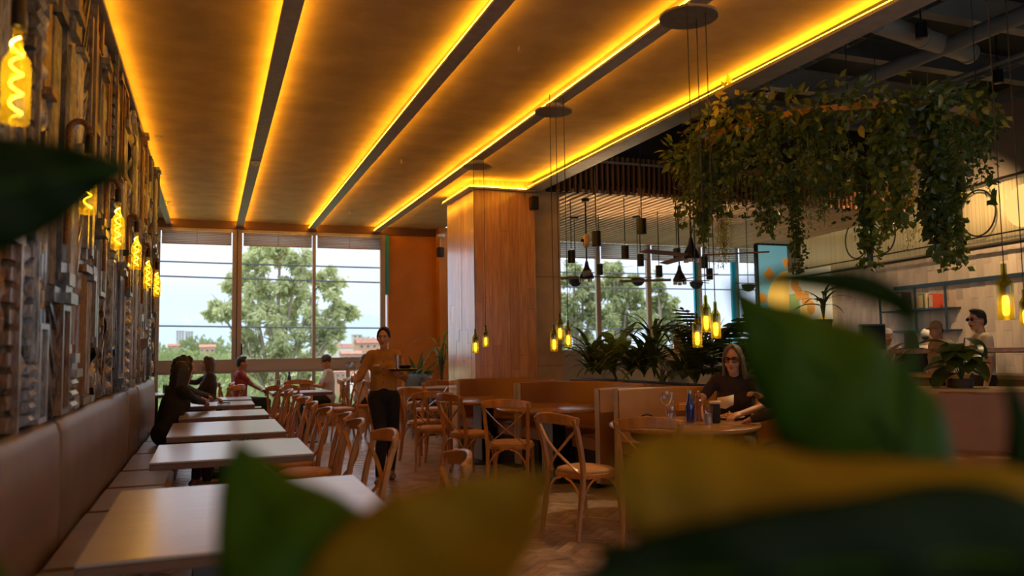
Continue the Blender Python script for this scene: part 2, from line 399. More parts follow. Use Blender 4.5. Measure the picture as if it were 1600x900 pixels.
# roller shades gathered at the window heads: one folded cloth each
def shade(x0, x1, z0, z1, y, par, n=9):
    m = MB(); pts = []
    for i in range(n*2+1): pts.append((y-.02-(.022 if i % 2 else 0)-.004*math.sin(i*1.7), z0+(z1-z0)*i/(n*2)))
    m.add([(x, yy, zz) for x in (x0, x1) for yy, zz in pts], [(i, i+1, len(pts)+i+1, len(pts)+i) for i in range(len(pts)-1)])
    o = thing('window_shade', '', 'blind', ((x0+x1)/2, y, z0)); o.location = (0, 0, 0)
    m.build('shade_cloth', 'shade_cloth', o, solid=.003, ang=80)
    for k in range(7): zb = z0+(z1-z0)*(k+.6)/7.4; MB().span((x0, y-.052, zb-.005), (x1, y-.044, zb+.005)).build('shade_batten', 'slat_dark', o, smooth=False)
    MB().span((x0, y-.05, z0-.025), (x1, y-.02, z0)).build('bottom_rail', 'frame_metal', o, bevel=.004)
    MB().tube([((x0+x1)/2, y-.055, z0-.02), ((x0+x1)/2, y-.055, z1)], .004, 5).build('pull_cord', 'slat_dark', o)
    return o
pos = ['left of the slim mullion by the carved wall', 'over the window with the view of the towers', 'over the window filled by the big tree', 'beside the orange wall panel']
for i, (a, b) in enumerate(zip(MX[1:-1], MX[2:])):
    o = shade(a+.05+(.05 if i == 2 else 0), b-.05-(.05 if i == 1 else 0), 3.24, ZB-.10, fz-.035, None)
    tag(o, 'striped cloth blind gathered '+pos[i], 'blind', 'gathered window blinds')
# ================================================================ left wall: plaster core + carved relief pieces
wl_ = sroot('wall_left', 'dark carved relief wall of salvaged mouldings')
def wx(y): return -.80+.010*(y-2)      # face of the wall core
m = MB(); m.add([(wx(-1.2), -1.2, 0), (wx(10.75), 10.75, 0), (-1.05, 10.75, 0), (-1.05, -1.2, 0)]+[(wx(-1.2), -1.2, ZC+.03), (wx(10.75), 10.75, ZC+.03), (-1.05, 10.75, ZC+.03), (-1.05, -1.2, ZC+.03)],
      [(3,2,1,0),(4,5,6,7),(0,1,5,4),(1,2,6,5),(2,3,7,6),(3,0,4,7)]); m.build('wall_core', 'black_void', wl_, smooth=False)
MB().span((-3.3, 10.9, 0), (-3.2, YB+.2, ZC+.1)).build('wall_return', 'wall_plain', wl_, smooth=False)
MB().span((-3.3, 10.75, 0), (-1.05, 10.85, ZC+.1)).build('wall_end', 'wall_plain', wl_, smooth=False)
# ================================================================ the dark hall to the right
hc = sroot('ceiling_hall', 'high black ceiling of the hall hung with services')
MB().span((4.3, -2, 4.95), (14, 10.4, 5.05)).build('ceiling_deck', 'dark_ceiling', hc, smooth=False)
for i, y in enumerate((2.2, 3.4, 4.6, 5.8, 7.0, 8.2, 9.4)):
    m = MB(); m.span((4.3, y-.07, 4.66), (14, y+.07, 4.68)); m.span((4.3, y-.01, 4.68), (14, y+.01, 4.95)); m.span((4.3, y-.07, 4.93), (14, y+.07, 4.95)); m.build('steel_joist', 'pale_steel' if i % 2 else 'dark_steel', hc, smooth=False)
for x in (5.2, 6.4, 7.6, 8.8, 10, 11.2):
    m = MB(); m.span((x-.02, -1, 4.60), (x-.01, 10.2, 4.66)); m.span((x+.10, -1, 4.60), (x+.11, 10.2, 4.66))
    for k in range(46): m.span((x-.02, -1+k*.245, 4.605), (x+.11, -1+k*.245+.02, 4.62))
    m.build('cable_tray', 'dark_steel', hc, smooth=False)
MB().tube([(7.1, -1, 4.42), (7.1, 10.2, 4.42)], .085, 14).build('main_pipe', 'dark_steel', hc)
MB().tube([(5.75, -1, 4.5), (5.75, 10.2, 4.5)], .03, 8).build('sprinkler_pipe', 'dark_steel', hc)
MB().tube([(8.3, -1, 4.5), (8.3, 10.2, 4.5)], .03, 8).build('sprinkler_pipe', 'dark_steel', hc)
a = atz(1370, 36, 4.45); b = atz(1515, 84, 4.45)
m = MB(); m.tube([a, b], .10, 16); m.tube([b+(a-b).normalized()*.05, b], .112, 16); m.tube([a+(b-a)*.45, a+(b-a)*.48], .106, 16); m.build('air_duct', 'pale_steel', hc)
m = MB(); m.span((b.x-.01, b.y-.01, 4.5), (b.x+.01, b.y+.01, 4.95)); m.build('duct_hanger', 'dark_steel', hc)
# slatted ceiling behind, with its upright bulkhead
SZ = 3.50; SY = 9.85
hs_ = sroot('ceiling_slats', 'ceiling of slim timber slats over the far hall')
MB().span((4.66, SY, SZ+.12), (14, YB+.1, SZ+.16)).build('ceiling_back', 'black_void', hs_, smooth=False)
for i in range(68):
    x = 4.70+i*.128
    MB().span((x-.030, SY, SZ), (x+.030, YB, SZ+.05)).build('ceiling_slat', 'slat_wood', hs_, smooth=False)
bk = sroot('wall_bulkhead', 'upright dark timber slats above the slatted ceiling')
MB().span((4.3, SY+.06, SZ), (14, SY+.09, 4.95)).build('bulkhead_back', 'black_void', bk, smooth=False)
for i in range(86):
    x = 4.45+i*.084
    MB().span((x-.014, SY-.03, SZ), (x+.014, SY+.03, 4.04)).build('bulkhead_slat', 'slat_dark', bk, smooth=False)
MB().span((4.3, SY-.05, 3.93), (14, SY-.03, 3.96)).build('bulkhead_rail', 'pale_steel', bk, smooth=False)
# far window of the hall
w2 = sroot('window_2', 'long window band of the hall with cyan edged mullions')
HX = [4.75, 5.35, 6.43, 7.52, 8.726, 9.996, 10.973, 12.0]
for i, x in enumerate(HX):
    if i == 0: continue
    vbar(x, .10, 1.25, SZ, .08, par=w2)
    if i in (5, 6): MB().span((x-.15, fz-.06, 1.25), (x-.055, fz, SZ-.3)).build('cyan_edge', 'cyan_paint', w2, smooth=False)
hbar(4.75, 12, 1.2, 1.29, .10, par=w2)
for a, b in zip(HX[:-1], HX[1:]): MB().span((a, fz-.004, 1.29), (b, fz+.004, SZ)).build('pane', 'window_glass', w2, smooth=False)
wh = sroot('wall_hall', 'plain wall below the hall window')
MB().span((4.75, YB-.1, 0), (14, YB+.1, 1.2)).build('low_wall', 'wall_plain', wh, smooth=False)
nm = ['first bay after the concrete column', 'second bay after the concrete column', 'third bay, behind the black fans', 'fourth bay, before the cyan strips', 'bay between the two cyan strips', 'last bay by the painted mural']
for i, (a, b) in enumerate(zip(HX[1:-1], HX[2:])):
    o = shade(a+.05, b-.05, 3.19, SZ-.01, fz-.045, None, 8); tag(o, 'grey cloth blind over the hall window, '+nm[i], 'blind', 'hall window blinds')
# right wall with vertical tiles
P0 = V((10.54, 7.76, 0)); Pd = V((math.sin(R(10.5)), math.cos(R(10.5)), 0)); Pn = V((-Pd.y, Pd.x, 0))
wr = sroot('wall_right', 'beige tiled side wall behind the counter')
T = Matrix(((Pd.x, Pn.x, 0, P0.x), (Pd.y, Pn.y, 0, P0.y), (0, 0, 1, 0), (0, 0, 0, 1)))   # local x along wall, y towards the room
MB().add([(-5, -.1, 0), (7.2, -.1, 0), (7.2, -.02, 0), (-5, -.02, 0), (-5, -.1, 5), (7.2, -.1, 5), (7.2, -.02, 5), (-5, -.02, 5)],
   [(3,2,1,0),(4,5,6,7),(0,1,5,4),(1,2,6,5),(2,3,7,6),(3,0,4,7)], T).build('wall_core', 'wall_plain', wr, smooth=False)
tm = MB(); tm.cbox((0, 0, 0), (.147, .02, .497), .002); tme = tm.mesh('wall_tile', 'tile_beige', smooth=False)
rng = random.Random(5)
for i in range(36):
    for j in range(6):
        o = link(tme, 'wall_tile', wr); p = T @ V((-.6+i*.15, -.01+rng.uniform(-.002, .002), .25+.5*j+(.16 if i % 2 else 0)))
        o.location = p; o.rotation_euler = (0, 0, math.atan2(Pd.y, Pd.x))
# unseen front wall behind the camera, its glazed band sized to limit fill daylight
w3 = sroot('wall_front', 'unseen plain front wall, its glazed band shaped for fill daylight')
m = MB(); m.span((-1.05, -1.7, 0), (14, -1.6, .9)); m.span((-1.05, -1.7, 2.7), (14, -1.6, 5.05)); m.span((-1.05, -1.7, .9), (-.6, -1.6, 2.7)); m.span((7, -1.7, .9), (14, -1.6, 2.7)); m.build('front_masonry', 'wall_plain', w3, smooth=False)
for a, b in ((-.6, 1.9), (1.9, 4.4), (4.4, 7)): MB().span((a+.03, -1.655, .9), (b-.03, -1.645, 2.7)).build('pane', 'window_glass', w3, smooth=False); MB().span((b-.03, -1.68, .9), (b+.03, -1.62, 2.7)).build('mullion', 'frame_metal', w3, smooth=False)
# ================================================================ carved relief pieces on the left wall
for nme, c1, c2 in (('relief_black', (.028, .027, .026), (.16, .155, .15)), ('relief_grey', (.10, .102, .105), (.42, .42, .42)), ('relief_brown', (.08, .06, .045), (.26, .215, .17)), ('relief_amber', (.24, .115, .03), (.13, .06, .018))):
    mat(nme, c1, rough=.30, col2=c2, nscale=7, stretch=(2, 2, .8), bump=1.0, bscale=34, bstretch=(1.6, 1.6, .55), rough2=.38, coat=.6, cior=1.8, metal=.25)
def relief(kind, w, h, rg):
    m = MB(); d = rg.uniform(.012, .03)
    def B(y0, y1, z0, z1, a=0, b=.03): m.span((a, y0, z0), (b, y1, z1))
    if kind == 'planks':
        n = max(2, int(w/.05)); B(0, w, 0, h, 0, .012)
        for i in range(n): B(i*w/n+.002, (i+1)*w/n-.002, rg.uniform(0, h*.15), h-rg.uniform(0, h*.15), .01, .02+rg.uniform(0, .03))
    elif kind == 'fluted':
        B(0, w, 0, h, 0, .02); n = max(3, int(w/.032))
        for i in range(n):
            y = (i+.5)*w/n; m.tube([(.02, y, h*.06), (.02, y, h*.94)], w/n*.42, 8)
        B(-.006, w+.006, 0, h*.05, 0, .05); B(-.006, w+.006, h*.95, h, 0, .05)
    elif kind == 'frame':
        B(0, w, 0, h, 0, .012); k = 0; t = min(.03, w*.13)
        while k*t*1.5 < w*.4:
            a = k*t*1.5; x = .05-.012*k
            B(a, a+t, a, h-a, 0, x); B(w-a-t, w-a, a, h-a, 0, x); B(a+t, w-a-t, a, a+t, 0, x); B(a+t, w-a-t, h-a-t, h-a, 0, x); k += 1
        m.ball((.012, w/2, h/2), (.025, w*.12, h*.16), 6, 10)
    elif kind == 'diagonal':
        B(0, w, 0, h, 0, .012); n = int(h/.09); s = rg.choice((-1, 1))
        for i in range(n):
            z = i*h/n; dz = min(w*rg.uniform(.8, 2.0), h-z)
            p, q = (0, z), (w, z+dz)
            if s < 0: p, q = (w, z), (0, z+dz)
            m.bar([(.025, p[0], p[1]), (.025, q[0], q[1])], rg.uniform(.02, .045), rg.uniform(.02, .035), up=(1, 0, 0))
    elif kind == 'pilaster':
        B(w*.12, w*.88, .1*h, .9*h, 0, .045)
        for i, (a, b, x) in enumerate(((0, .035, .075), (.035, .06, .06), (.06, .1, .068))):
            e_ = .02*(2-i); B(w*.06-e_*.5+.01, w*.94+e_*.5-.01, a*h, b*h, 0, x); B(w*.06-e_*.5+.01, w*.94+e_*.5-.01, h-b*h, h-a*h, 0, x)
        for y in (.3, .5, .7): m.tube([(.045, w*y, .14*h), (.045, w*y, .86*h)], w*.055, 8)
    elif kind == 'dentil':
        B(0, w, 0, h, 0, .012); n = max(4, int(h/.075))
        for i in range(n):
            for y in (.08, .58): B(w*y, w*(y+.34), (i+.18)*h/n, (i+.82)*h/n, .01, .045)
        B(w*.45, w*.55, 0, h, .01, .055)
    elif kind == 'arch':
        B(0, w, 0, h, 0, .012); r = w*.4; zc = h-r-.03
        arc = [(.03, w/2-r*math.cos(a), zc+r*math.sin(a)) for a in [PI*i/12 for i in range(13)]]
        m.tube([(.03, w/2-r, .05)]+arc+[(.03, w/2+r, .05)], .02, 7)
        m.tube([(.025, w/2-r*.7, .07)]+[(.025, w/2+(p[1]-w/2)*.7, zc+(p[2]-zc)*.7) for p in arc]+[(.025, w/2+r*.7, .07)], .011, 6)
        m.ball((.015, w/2, h*.4), (.03, w*.2, h*.25), 7, 10); B(0, w, 0, .05, 0, .055)
    elif kind == 'eggs':
        B(0, w, 0, h, 0, .012); n = max(3, int(h/.085))
        for i in range(n): m.ball((.014, w/2, (i+.5)*h/n), (.035, w*.3, h/n*.46), 6, 9)
        for y in (.06, .94): m.tube([(.02, w*y, 0), (.02, w*y, h)], w*.05, 6)
    elif kind == 'scroll':
        B(0, w, 0, h, 0, .012); n = max(1, int(h/(w*1.1)))
        for i in range(n):
            c = ((i+.5)*h/n); s = 1 if i % 2 else -1
            m.tube([(.02+.002*k/4, w/2+s*math.cos(k*.42)*w*.42*(1-k/40), c+math.sin(k*.42)*w*.42*(1-k/40)) for k in range(36)], [.018*(1-k/60) for k in range(36)], 6)
            m.ball((.02, w/2, c), .025, 5, 8)
    elif kind == 'rough':
        sd = rg.uniform(0, 90)
        def f(u, v): return V((.022+.03*noise.noise((u*w*16+sd, v*h*7, 0))+.016*noise.noise((u*w*45, v*h*22+sd, 2)), u*w, v*h))
        nu = max(4, int(w/.02)); nv = max(6, int(h/.035)); m.grid(f, nu, nv)
        B(0, w, 0, h, -.02, .004)
    elif kind == 'ribbed':
        n = max(3, int(h/.05))
        for i in range(n): m.tube([(.03, 0, (i+.5)*h/n), (.03, w, (i+.5)*h/n)], h/n*.47, 8)
        B(0, w, 0, h, 0, .02)
    elif kind == 'corbel':
        B(0, w, 0, h, 0, .012)
        m.prism([(0, 0), (.03, 0), (.045, h*.25), (.03, h*.45), (.06, h*.75), (.085, h*.82), (.085, h), (0, h)], w*.8, Matrix(((1,0,0,0),(0,0,1,w*.1),(0,1,0,0),(0,0,0,1))))
    return m
rg = random.Random(21); y = .8
KINDS = ['planks', 'fluted', 'frame', 'diagonal', 'pilaster', 'dentil', 'arch', 'eggs', 'scroll', 'rough', 'rough', 'planks', 'diagonal', 'fluted', 'corbel', 'ribbed', 'scroll', 'frame']
col_i = 0
while y < 10.66:
    w = min(rg.uniform(.11, .27), 10.70-y); z = 1.075
    if w < .06: break
    while z < 3.53:
        k = rg.choice(KINDS)
        h = {'planks': rg.uniform(.5, 1.5), 'fluted': rg.uniform(.6, 1.6), 'pilaster': rg.uniform(.8, 1.6), 'dentil': rg.uniform(.4, 1.1), 'eggs': rg.uniform(.3, .8),
             'scroll': rg.uniform(.25, .7), 'ribbed': rg.uniform(.15, .35), 'corbel': rg.uniform(.25, .5), 'arch': rg.uniform(.5, .9), 'frame': rg.uniform(.35, .9)}.get(k, rg.uniform(.4, 1.3))
        if 3.54-(z+h) < .2: h = 3.54-z
        nm_ = rg.choices(['relief_black', 'relief_grey', 'relief_brown', 'relief_amber'], (3, 5, 3, .8 if z < 2.4 else 2.2))[0]  # fewer amber pieces low down, standing in for the grey daylight there
        mm = relief(k, w-.004, h-.004, rg); o = mm.build('relief_piece', nm_, wl_, ang=30)
        o.location = (wx(y+w/2)+rg.uniform(0, .02), y+.002, z+.002); o.scale = (1.7, 1, 1)
        z += h
    y += w; col_i += 1
# ================================================================ bottle lamps
thin_glass('bottle_glass', (.95, .80, .12), refl=.05, rough=.05, diffuse=.16)
thin_glass('bottle_green', (.62, .66, .16), refl=.07, rough=.05, diffuse=.12)
emat('filament', (1, .56, .06), 34)
emat('filament_soft', (1, .38, .03), 13)
mat('rope', (.23, .105, .035), rough=.8, col2=(.12, .05, .018), nscale=60, bump=.6, bscale=120)
def bottle_profile(h=.27, r=.04):
    return [(.002, 0), (r*.92, 0), (r, .008), (r, h*.60), (r*.93, h*.66), (r*.6, h*.735), (r*.37, h*.79), (r*.34, h), (r*.30, h)]
def make_sconce(loc, label):
    t = thing('bottle_sconce', label, 'wall lamp', (0, 0, 0), 0, 'bottle lamps on the carved wall')
    x, y, z = loc; xw = wx(y)+.085
    m = MB(); m.span((xw-.05, y-.02, z-.02), (xw+.03, y+.02, z+.03)); m.tube([(xw, y, z+.0), (xw+.06, y, z+.0)], .008, 8); m.build('wall_bracket', 'black_metal', t, bevel=.003)
    top = z+.28; cx = (x+xw+.02)/2; r = (x-xw-.02)/2
    pts = [(xw+.02, y, z-.28), (xw+.02, y, z-.1), (xw+.02, y, top-.02)]+[(cx-r*math.cos(a), y, top+r*1.25*math.sin(a)) for a in [PI*i/10 for i in range(11)]]
    m = MB(); m.tube(pts, .0135, 10)
    n = 60; P = spline(pts[2:], 5); 
    for i in range(0, len(P)-1, 1):
        tt = (P[i+1]-P[i])
        if tt.length > 1e-4: m.tube([P[i], P[i]+tt.normalized()*.006], .0155, 9)
    m.build('rope_neck', 'rope', t)
    MB().lathe([(.012, .0), (.021, .004), (.021, .085), (.015, .095)], 12, Matrix.Translation((x, y, top-.105))).build('socket', 'black_metal', t)
    b = MB(); b.lathe(bottle_profile(.30, .041), 20, Matrix.Translation((x, y, z-.13)), cap=False).build('bottle', 'bottle_glass', t, ang=60)
    f = MB(); f.tube([(x+.017*math.cos(k*.55), y+.017*math.sin(k*.55), z-.10+.24*k/44) for k in range(45)], .0026, 6); f.build('filament', 'filament', t)
    return t
for (sy, sz), lb in zip(((2.83, 2.23), (4.42, 2.20), (5.79, 2.19), (7.21, 2.19), (8.55, 2.13), (9.94, 2.14)),
    ('nearest yellow bottle lamp on the carved wall, cut by the left picture edge', 'bottle lamp whose roped neck rises behind the dark leaf tip', 'large yellow bottle lamp just right of the dark leaf',
     'yellow bottle lamp on a brown neck, fourth along the carved wall', 'bottle lamp second from the window end of the carved wall', 'smallest and farthest bottle lamp, hanging before the window')):
    make_sconce((-.58, sy, sz), lb)
def make_pendant(disc, bottles, label, r_disc=.17):
    t = thing('bottle_pendant', label, 'pendant lamp', (0, 0, 0), 0, 'clusters of hanging bottle lamps')
    x, y, z = disc
    if r_disc: MB().lathe([(.02, -.016), (r_disc-.004, -.016), (r_disc, -.012), (r_disc, 0), (.02, .0)], 32, Matrix.Translation((x, y, z))).build('canopy', 'canopy_paint', t)
    if r_disc: MB().lathe([(.07, 0), (.07, ZB-z+.002)], 20, Matrix.Translation((x, y, z))).build('canopy_stem', 'beam_paint', t)
    for (bx_, by_, bz, h) in bottles:
        MB().tube([(bx_, by_, z), (bx_, by_, bz+h)], .0032, 6).build('cable', 'black_metal', t)
        T = Matrix.Translation((bx_, by_, bz)); b = MB().lathe(bottle_profile(h, h*.135), 22, T, cap=False).build('bottle', 'bottle_green', t, ang=60)
        MB().lathe([(.004, h*.42), (h*.075, h*.44), (h*.08, h*.66), (h*.035, h*.7), (.004, h)], 12, T).build('bulb_socket', 'black_metal', b)
        f = MB(); f.lathe([(.004, h*.08), (h*.045, h*.10), (h*.055, h*.16), (h*.055, h*.36), (h*.04, h*.42)], 12, T).build('bulb_glow', 'filament_soft', b)
    return t
mat('canopy_paint', (.16, .125, .085), rough=.5, col2=(.21, .17, .12), nscale=12)
def hang(px, pyb, pyt, D):
    a = atd(px, pyb, D); b = atd(px, pyt, D); return (a.x, a.y, a.z, b.z-a.z)
c = atz(1076, 25, 3.50)
make_pendant((c.x, c.y, 3.50), [hang(1090, 543, 487, 4.8), hang(1104, 519, 461, 5.0), hang(1119, 529, 471, 4.9)], 'three green bottle pendants hanging near the woman with glasses', .19)
c = atz(865, 173, 3.50)
make_pendant((c.x, c.y, 3.50), [hang(866, 549, 506, 6.55), hang(875, 531, 489, 6.75), hang(888, 542, 500, 6.65)], 'cluster of three lit bottles before the concrete column', .17)
c = atz(746, 259, 3.50)
make_pendant((c.x, c.y, 3.50), [hang(743, 552, 514, 8.6), hang(759, 542, 508, 8.8)], 'pair of bottle pendants before the oak column', .17)
a = hang(1573, 500, 411, 4.6); make_pendant((a[0], a[1], 4.95), [a], 'large single bottle pendant before the tiled wall', 0)
a = hang(1603, 510, 452, 4.9); make_pendant((a[0], a[1], 4.95), [a], 'bottle pendant cut off by the right picture edge', 0)
# ================================================================ banquette along the left wall
mat('leather_taupe', (.185, .135, .098), rough=.40, col2=(.15, .105, .073), nscale=4, bump=.10, bscale=90, rnd=.06)
mat('leather_brown', (.30, .135, .042), rough=.42, col2=(.245, .105, .032), nscale=3, bump=.08, bscale=90)
mat('piping', (.42, .33, .24), rough=.45)
mat('seat_tan', (.56, .31, .11), rough=.6, col2=(.47, .25, .085), nscale=9, bump=.12, bscale=130)
mat('chair_wood', (.52, .23, .05), rough=.30, col2=(.37, .145, .03), nscale=7, stretch=(4, 4, .7), rnd=.22, coat=.15)
mat('table_oak', (.47, .415, .335), rough=.30, col2=(.385, .335, .265), nscale=6, stretch=(.6, 9, 4), rnd=.07, bump=.03, bscale=40, coat=.6, cior=1.8)
mat('table_edge', (.20, .10, .045), rough=.45, col2=(.15, .07, .03), nscale=5)
mat('table_round', (.36, .19, .08), rough=.24, col2=(.27, .13, .05), nscale=5, stretch=(.6, 7, 4))
def bxx(y): return wx(y)+.085
bq = thing('banquette', 'long taupe leather bench under the carved wall', 'bench', (0, 0, 0))
def soft_slab(y0, y1, z0, z1, thick, name, mt, face=None, n=14, puff=.018):
    """upholstered back panel: puffed front, rounded top"""
    m = MB(); prof = [(-thick, z0), (0, z0), (.006, z0+.08), (.012, (z0+z1)/2), (.004, z1-.08), (-.012, z1-.03), (-.035, z1-.006), (-.055, z1), (-thick, z1-.004)]
    rows = []
    ys = [y0+(y1-y0)*i/n for i in range(n+1)]; ys[0:1] = [y0, y0+.012, y0+.04]; ys[-1:] = [y1-.04, y1-.012, y1]
    vs = []; fs = []; q = len(prof)
    for i, yy in enumerate(ys):
        e_ = min(yy-y0, y1-yy); s = -.03 if e_ < .006 else (-.010 if e_ < .02 else (0 if e_ < .06 else .003*math.sin(yy*7)))
        for x, z in prof: vs.append((bxx(yy)+x+(s if x > -thick+.001 else 0), yy, z))
    for i in range(len(ys)-1):
        for k in range(q): fs.append((i*q+k, (i+1)*q+k, (i+1)*q+(k+1) % q, i*q+(k+1) % q))
    fs.append(tuple(range(q))); fs.append(tuple((len(ys)-1)*q+k for k in range(q))[::-1])
    m.add(vs, fs); return m.build(name, mt, bq, ang=70)
for a, b in ((1.2, 4.52), (4.53, 7.68), (7.69, 8.6), (8.61, 10.7)): soft_slab(a, b, .40, 1.06, .075, 'back_panel', 'leather_taupe')
cuts = [1.2, 2.6, 3.9, 5.2, 6.05, 6.86, 7.95, 9.0, 9.9, 10.7]
for a, b in zip(cuts[:-1], cuts[1:]):
    m = MB(); m.cbox(((bxx(a)+bxx(b))/2+.215, (a+b)/2, .40), (.41, b-a-.006, .13), .03); m.build('seat_cushion', 'leather_taupe', bq, bevel=.01)
MB().span((-.72, 1.2, 0), (-.36, 10.7, .335)).build('bench_base', 'slat_dark', bq, smooth=False)
# ================================================================ tables along the bench
def rect_table(x0, x1, y0, y1, label, z=.75, feet=True):
    cx, cy = (x0+x1)/2, (y0+y1)/2; t = thing('dining_table', label, 'table', (cx, cy, 0), 0, 'oak topped dining tables')
    MB().cbox((0, 0, z-.006), (x1-x0, y1-y0, .012), .003).build('tabletop', 'table_oak', t)
    MB().cbox((0, 0, z-.029), (x1-x0-.004, y1-y0-.004, .034), .003).build('top_edge', 'table_edge', t)
    MB().cbox((0, 0, (z-.046)/2+.008), (.075, .075, z-.06), .004).build('pedestal', 'black_metal', t)
    MB().cbox((0, 0, .009), (min(.46, x1-x0-.2), min(.46, y1-y0-.2), .018), .006).build('base_plate', 'black_metal', t)
    MB().cbox((0, 0, z-.051), (.3, .3, .01), .003).build('top_bracket', 'black_metal', t)
    return t
rect_table(-.37, .68, 2.72, 4.06, 'large oak table nearest the camera, beside the taupe bench')
rect_table(-.315, .60, 4.99, 5.92, 'second oak table along the bench, partly behind the pointed green leaf')
rect_table(-.295, .562, 6.43, 7.62, 'third oak table along the bench from the camera')
rect_table(-.27, .55, 8.16, 8.95, 'fourth oak table along the bench, before the two women in black')
rect_table(-.27, .50, 9.80, 10.55, 'oak table with the teal cloth on it, before the woman reaching out')
rect_table(-.27, .52, 10.85, 11.5, 'bench row table farthest from the camera')
rect_table(.85, 1.72, 12.05, 12.75, 'empty dark legged table in front of the window diners')
rect_table(.80, 1.62, 13.35, 14.05, 'window table with the blue bottle on it')
rect_table(-1.15, -.35, 12.65, 13.4, 'table by the window in front of the woman with long brown hair')
rect_table(2.85, 3.65, 12.1, 12.8, 'table by the orange wall panel behind the waitress')
# ================================================================ cross-back chairs
def make_chair():
    t = thing('cross_back_chair', '', 'chair')
    m = MB(); out = []
    for k in range(24):
        a = 2*PI*k/24; c, s = math.cos(a), math.sin(a)
        e_ = 2.6; x = abs(c)**(2/e_)*(1 if c > 0 else -1); yv = abs(s)**(2/e_)*(1 if s > 0 else -1)
        out.append((x*(.215+.02*yv), yv*.205))
    def ring(z, k): return [(x*k, y_*k, z) for x, y_ in out]
    m.add(ring(.418, .97)+ring(.428, 1)+ring(.448, 1)+ring(.452, .97), [(i+24*j, (i+1) % 24+24*j, (i+1) % 24+24*(j+1), i+24*(j+1)) for j in range(3) for i in range(24)]+[tuple(range(24))[::-1], tuple(range(72, 96))])
    m.build('seat_frame', 'chair_wood', t)
    m = MB(); lv = [(.452, .93), (.462, .955), (.474, .92), (.482, .78), (.487, .5), (.489, .15)]
    vs = [];
    for z, k in lv: vs += ring(z, k)
    m.add(vs, [(i+24*j, (i+1) % 24+24*j, (i+1) % 24+24*(j+1), i+24*(j+1)) for j in range(len(lv)-1) for i in range(24)]+[tuple(range(24*(len(lv)-1), 24*len(lv)))])
    m.build('seat_pad', 'seat_tan', t, ang=80)
    for s in (-1, 1):
        P = spline([(s*.192, -.262, 0), (s*.186, -.225, .22), (s*.190, -.196, .43), (s*.197, -.215, .60), (s*.205, -.262, .78), (s*.208, -.292, .862)], 4)
        MB().bar(P, [.026+.008*math.sin(PI*i/(len(P)-1)) for i in range(len(P))], .034, up=(0, 1, 0)).build('back_post', 'chair_wood', t, bevel=.006)
        P = spline([(s*.195, .205, 0), (s*.185, .178, .2), (s*.178, .155, .425)], 4)
        MB().tube(P, [.0135+.006*i/(len(P)-1) for i in range(len(P))], 10).build('front_leg', 'chair_wood', t)
        P = spline([(s*.198, -.25, .80), (s*.09, -.272, .69), (-s*.03, -.262, .59), (-s*.15, -.215, .49), (-s*.17, -.165, .452)], 4)
        P = [p+V((0, .008*s, 0)) for p in P]
        MB().bar(P, .009, .026, up=(0, 1, 0)).build('cross_brace', 'chair_wood', t, bevel=.003)
        for q in (0, 1):
            pass
    rail = spline([(-.232, -.262, .838), (-.14, -.312, .852), (0, -.335, .862), (.14, -.312, .852), (.232, -.262, .838)], 5)
    n = len(rail); MB().bar(rail, .022, [.058+.022*math.sin(PI*i/(n-1)) for i in range(n)]).build('top_rail', 'chair_wood', t, bevel=.008)
    for a, b in (((-.19, .185), (.19, .185)), ((-.188, -.215), (.188, -.215)), ((-.19, .185), (-.188, -.215)), ((.19, .185), (.188, -.215))):
        m = MB(); A = V((a[0], a[1], 0)); Bv = V((b[0], b[1], 0))
        for p, q in ((A, Bv), (Bv, A)):
            mid = p.lerp(q, .42)
            P = spline([(p.x*.985, p.y*.985, .24), (p.lerp(q, .10).x, p.lerp(q, .10).y, .335), (p.lerp(q, .26).x, p.lerp(q, .26).y, .40), (mid.x, mid.y, .422)], 4); m.tube(P, .009, 7)
        m.build('hoop_brace', 'chair_wood', t)
    return t
chair0 = make_chair(); _used = [False]
def chair(x, y, rz, label, group='cross back wooden chairs'):
    if not _used[0]: c = chair0; _used[0] = True; c.location = (x, y, 0); c.rotation_euler = (0, 0, R(rz)); c['label'] = label
    else: c = copy_tree(chair0, (x, y, 0), R(rz), label)
    c['group'] = group; return c
# chairs facing the bench (their backs to the aisle)
for y_, dx, rz, lb in ((3.62, .80, 84, 'nearest chair of the bench row, its rail washed out behind the amber lit leaf'), (4.72, .70, 95, 'single chair standing clear before the waitress legs'), (5.55, .66, 90, 'chair at the second bench table, its seat showing beside the leaf'),
    (6.18, .68, 86, 'chair with a round knob end on its rail, third from the camera along the bench'), (6.78, .62, 92, 'chair just behind the knob ended one along the bench row'), (7.6, .60, 90, 'chair at the far end of the third bench table'),
    (8.36, .62, 94, 'nearer chair at the fourth bench table'), (8.9, .60, 90, 'farther chair at the fourth bench table'), (10.15, .62, 90, 'chair opposite the two women in black'), (11.2, .60, 90, 'chair at the last bench table, near the man in red')):
    chair(dx, y_, rz, lb)
for x, y_, rz, lb in ((.98, 11.72, -6, 'chair with its back to the camera at the empty window-side table'), (1.35, 12.95, 182, 'chair between the two window-side tables, facing the room'),
    (.42, 13.62, -90, 'chair under the man in the red shirt'), (1.88, 13.6, 90, 'chair under the short haired woman in white'), (1.90, 12.45, 96, 'empty chair right of the empty window-side table'),
    (2.28, 13.1, -92, 'chair of the seated person hidden behind the waitress'), (.02, 13.0, 90, 'chair under the woman with long brown hair'), (.12, 12.1, 60, 'loose chair between the bench row and the window'),
    (3.1, 11.7, 8, 'chair with its back to the camera at the orange wall table'), (2.55, 12.35, -88, 'chair left of the orange wall table'), (3.3, 13.1, 180, 'chair with a blue jacket on it by the orange wall')):
    chair(x, y_, rz, lb)
BA = R(8.5)
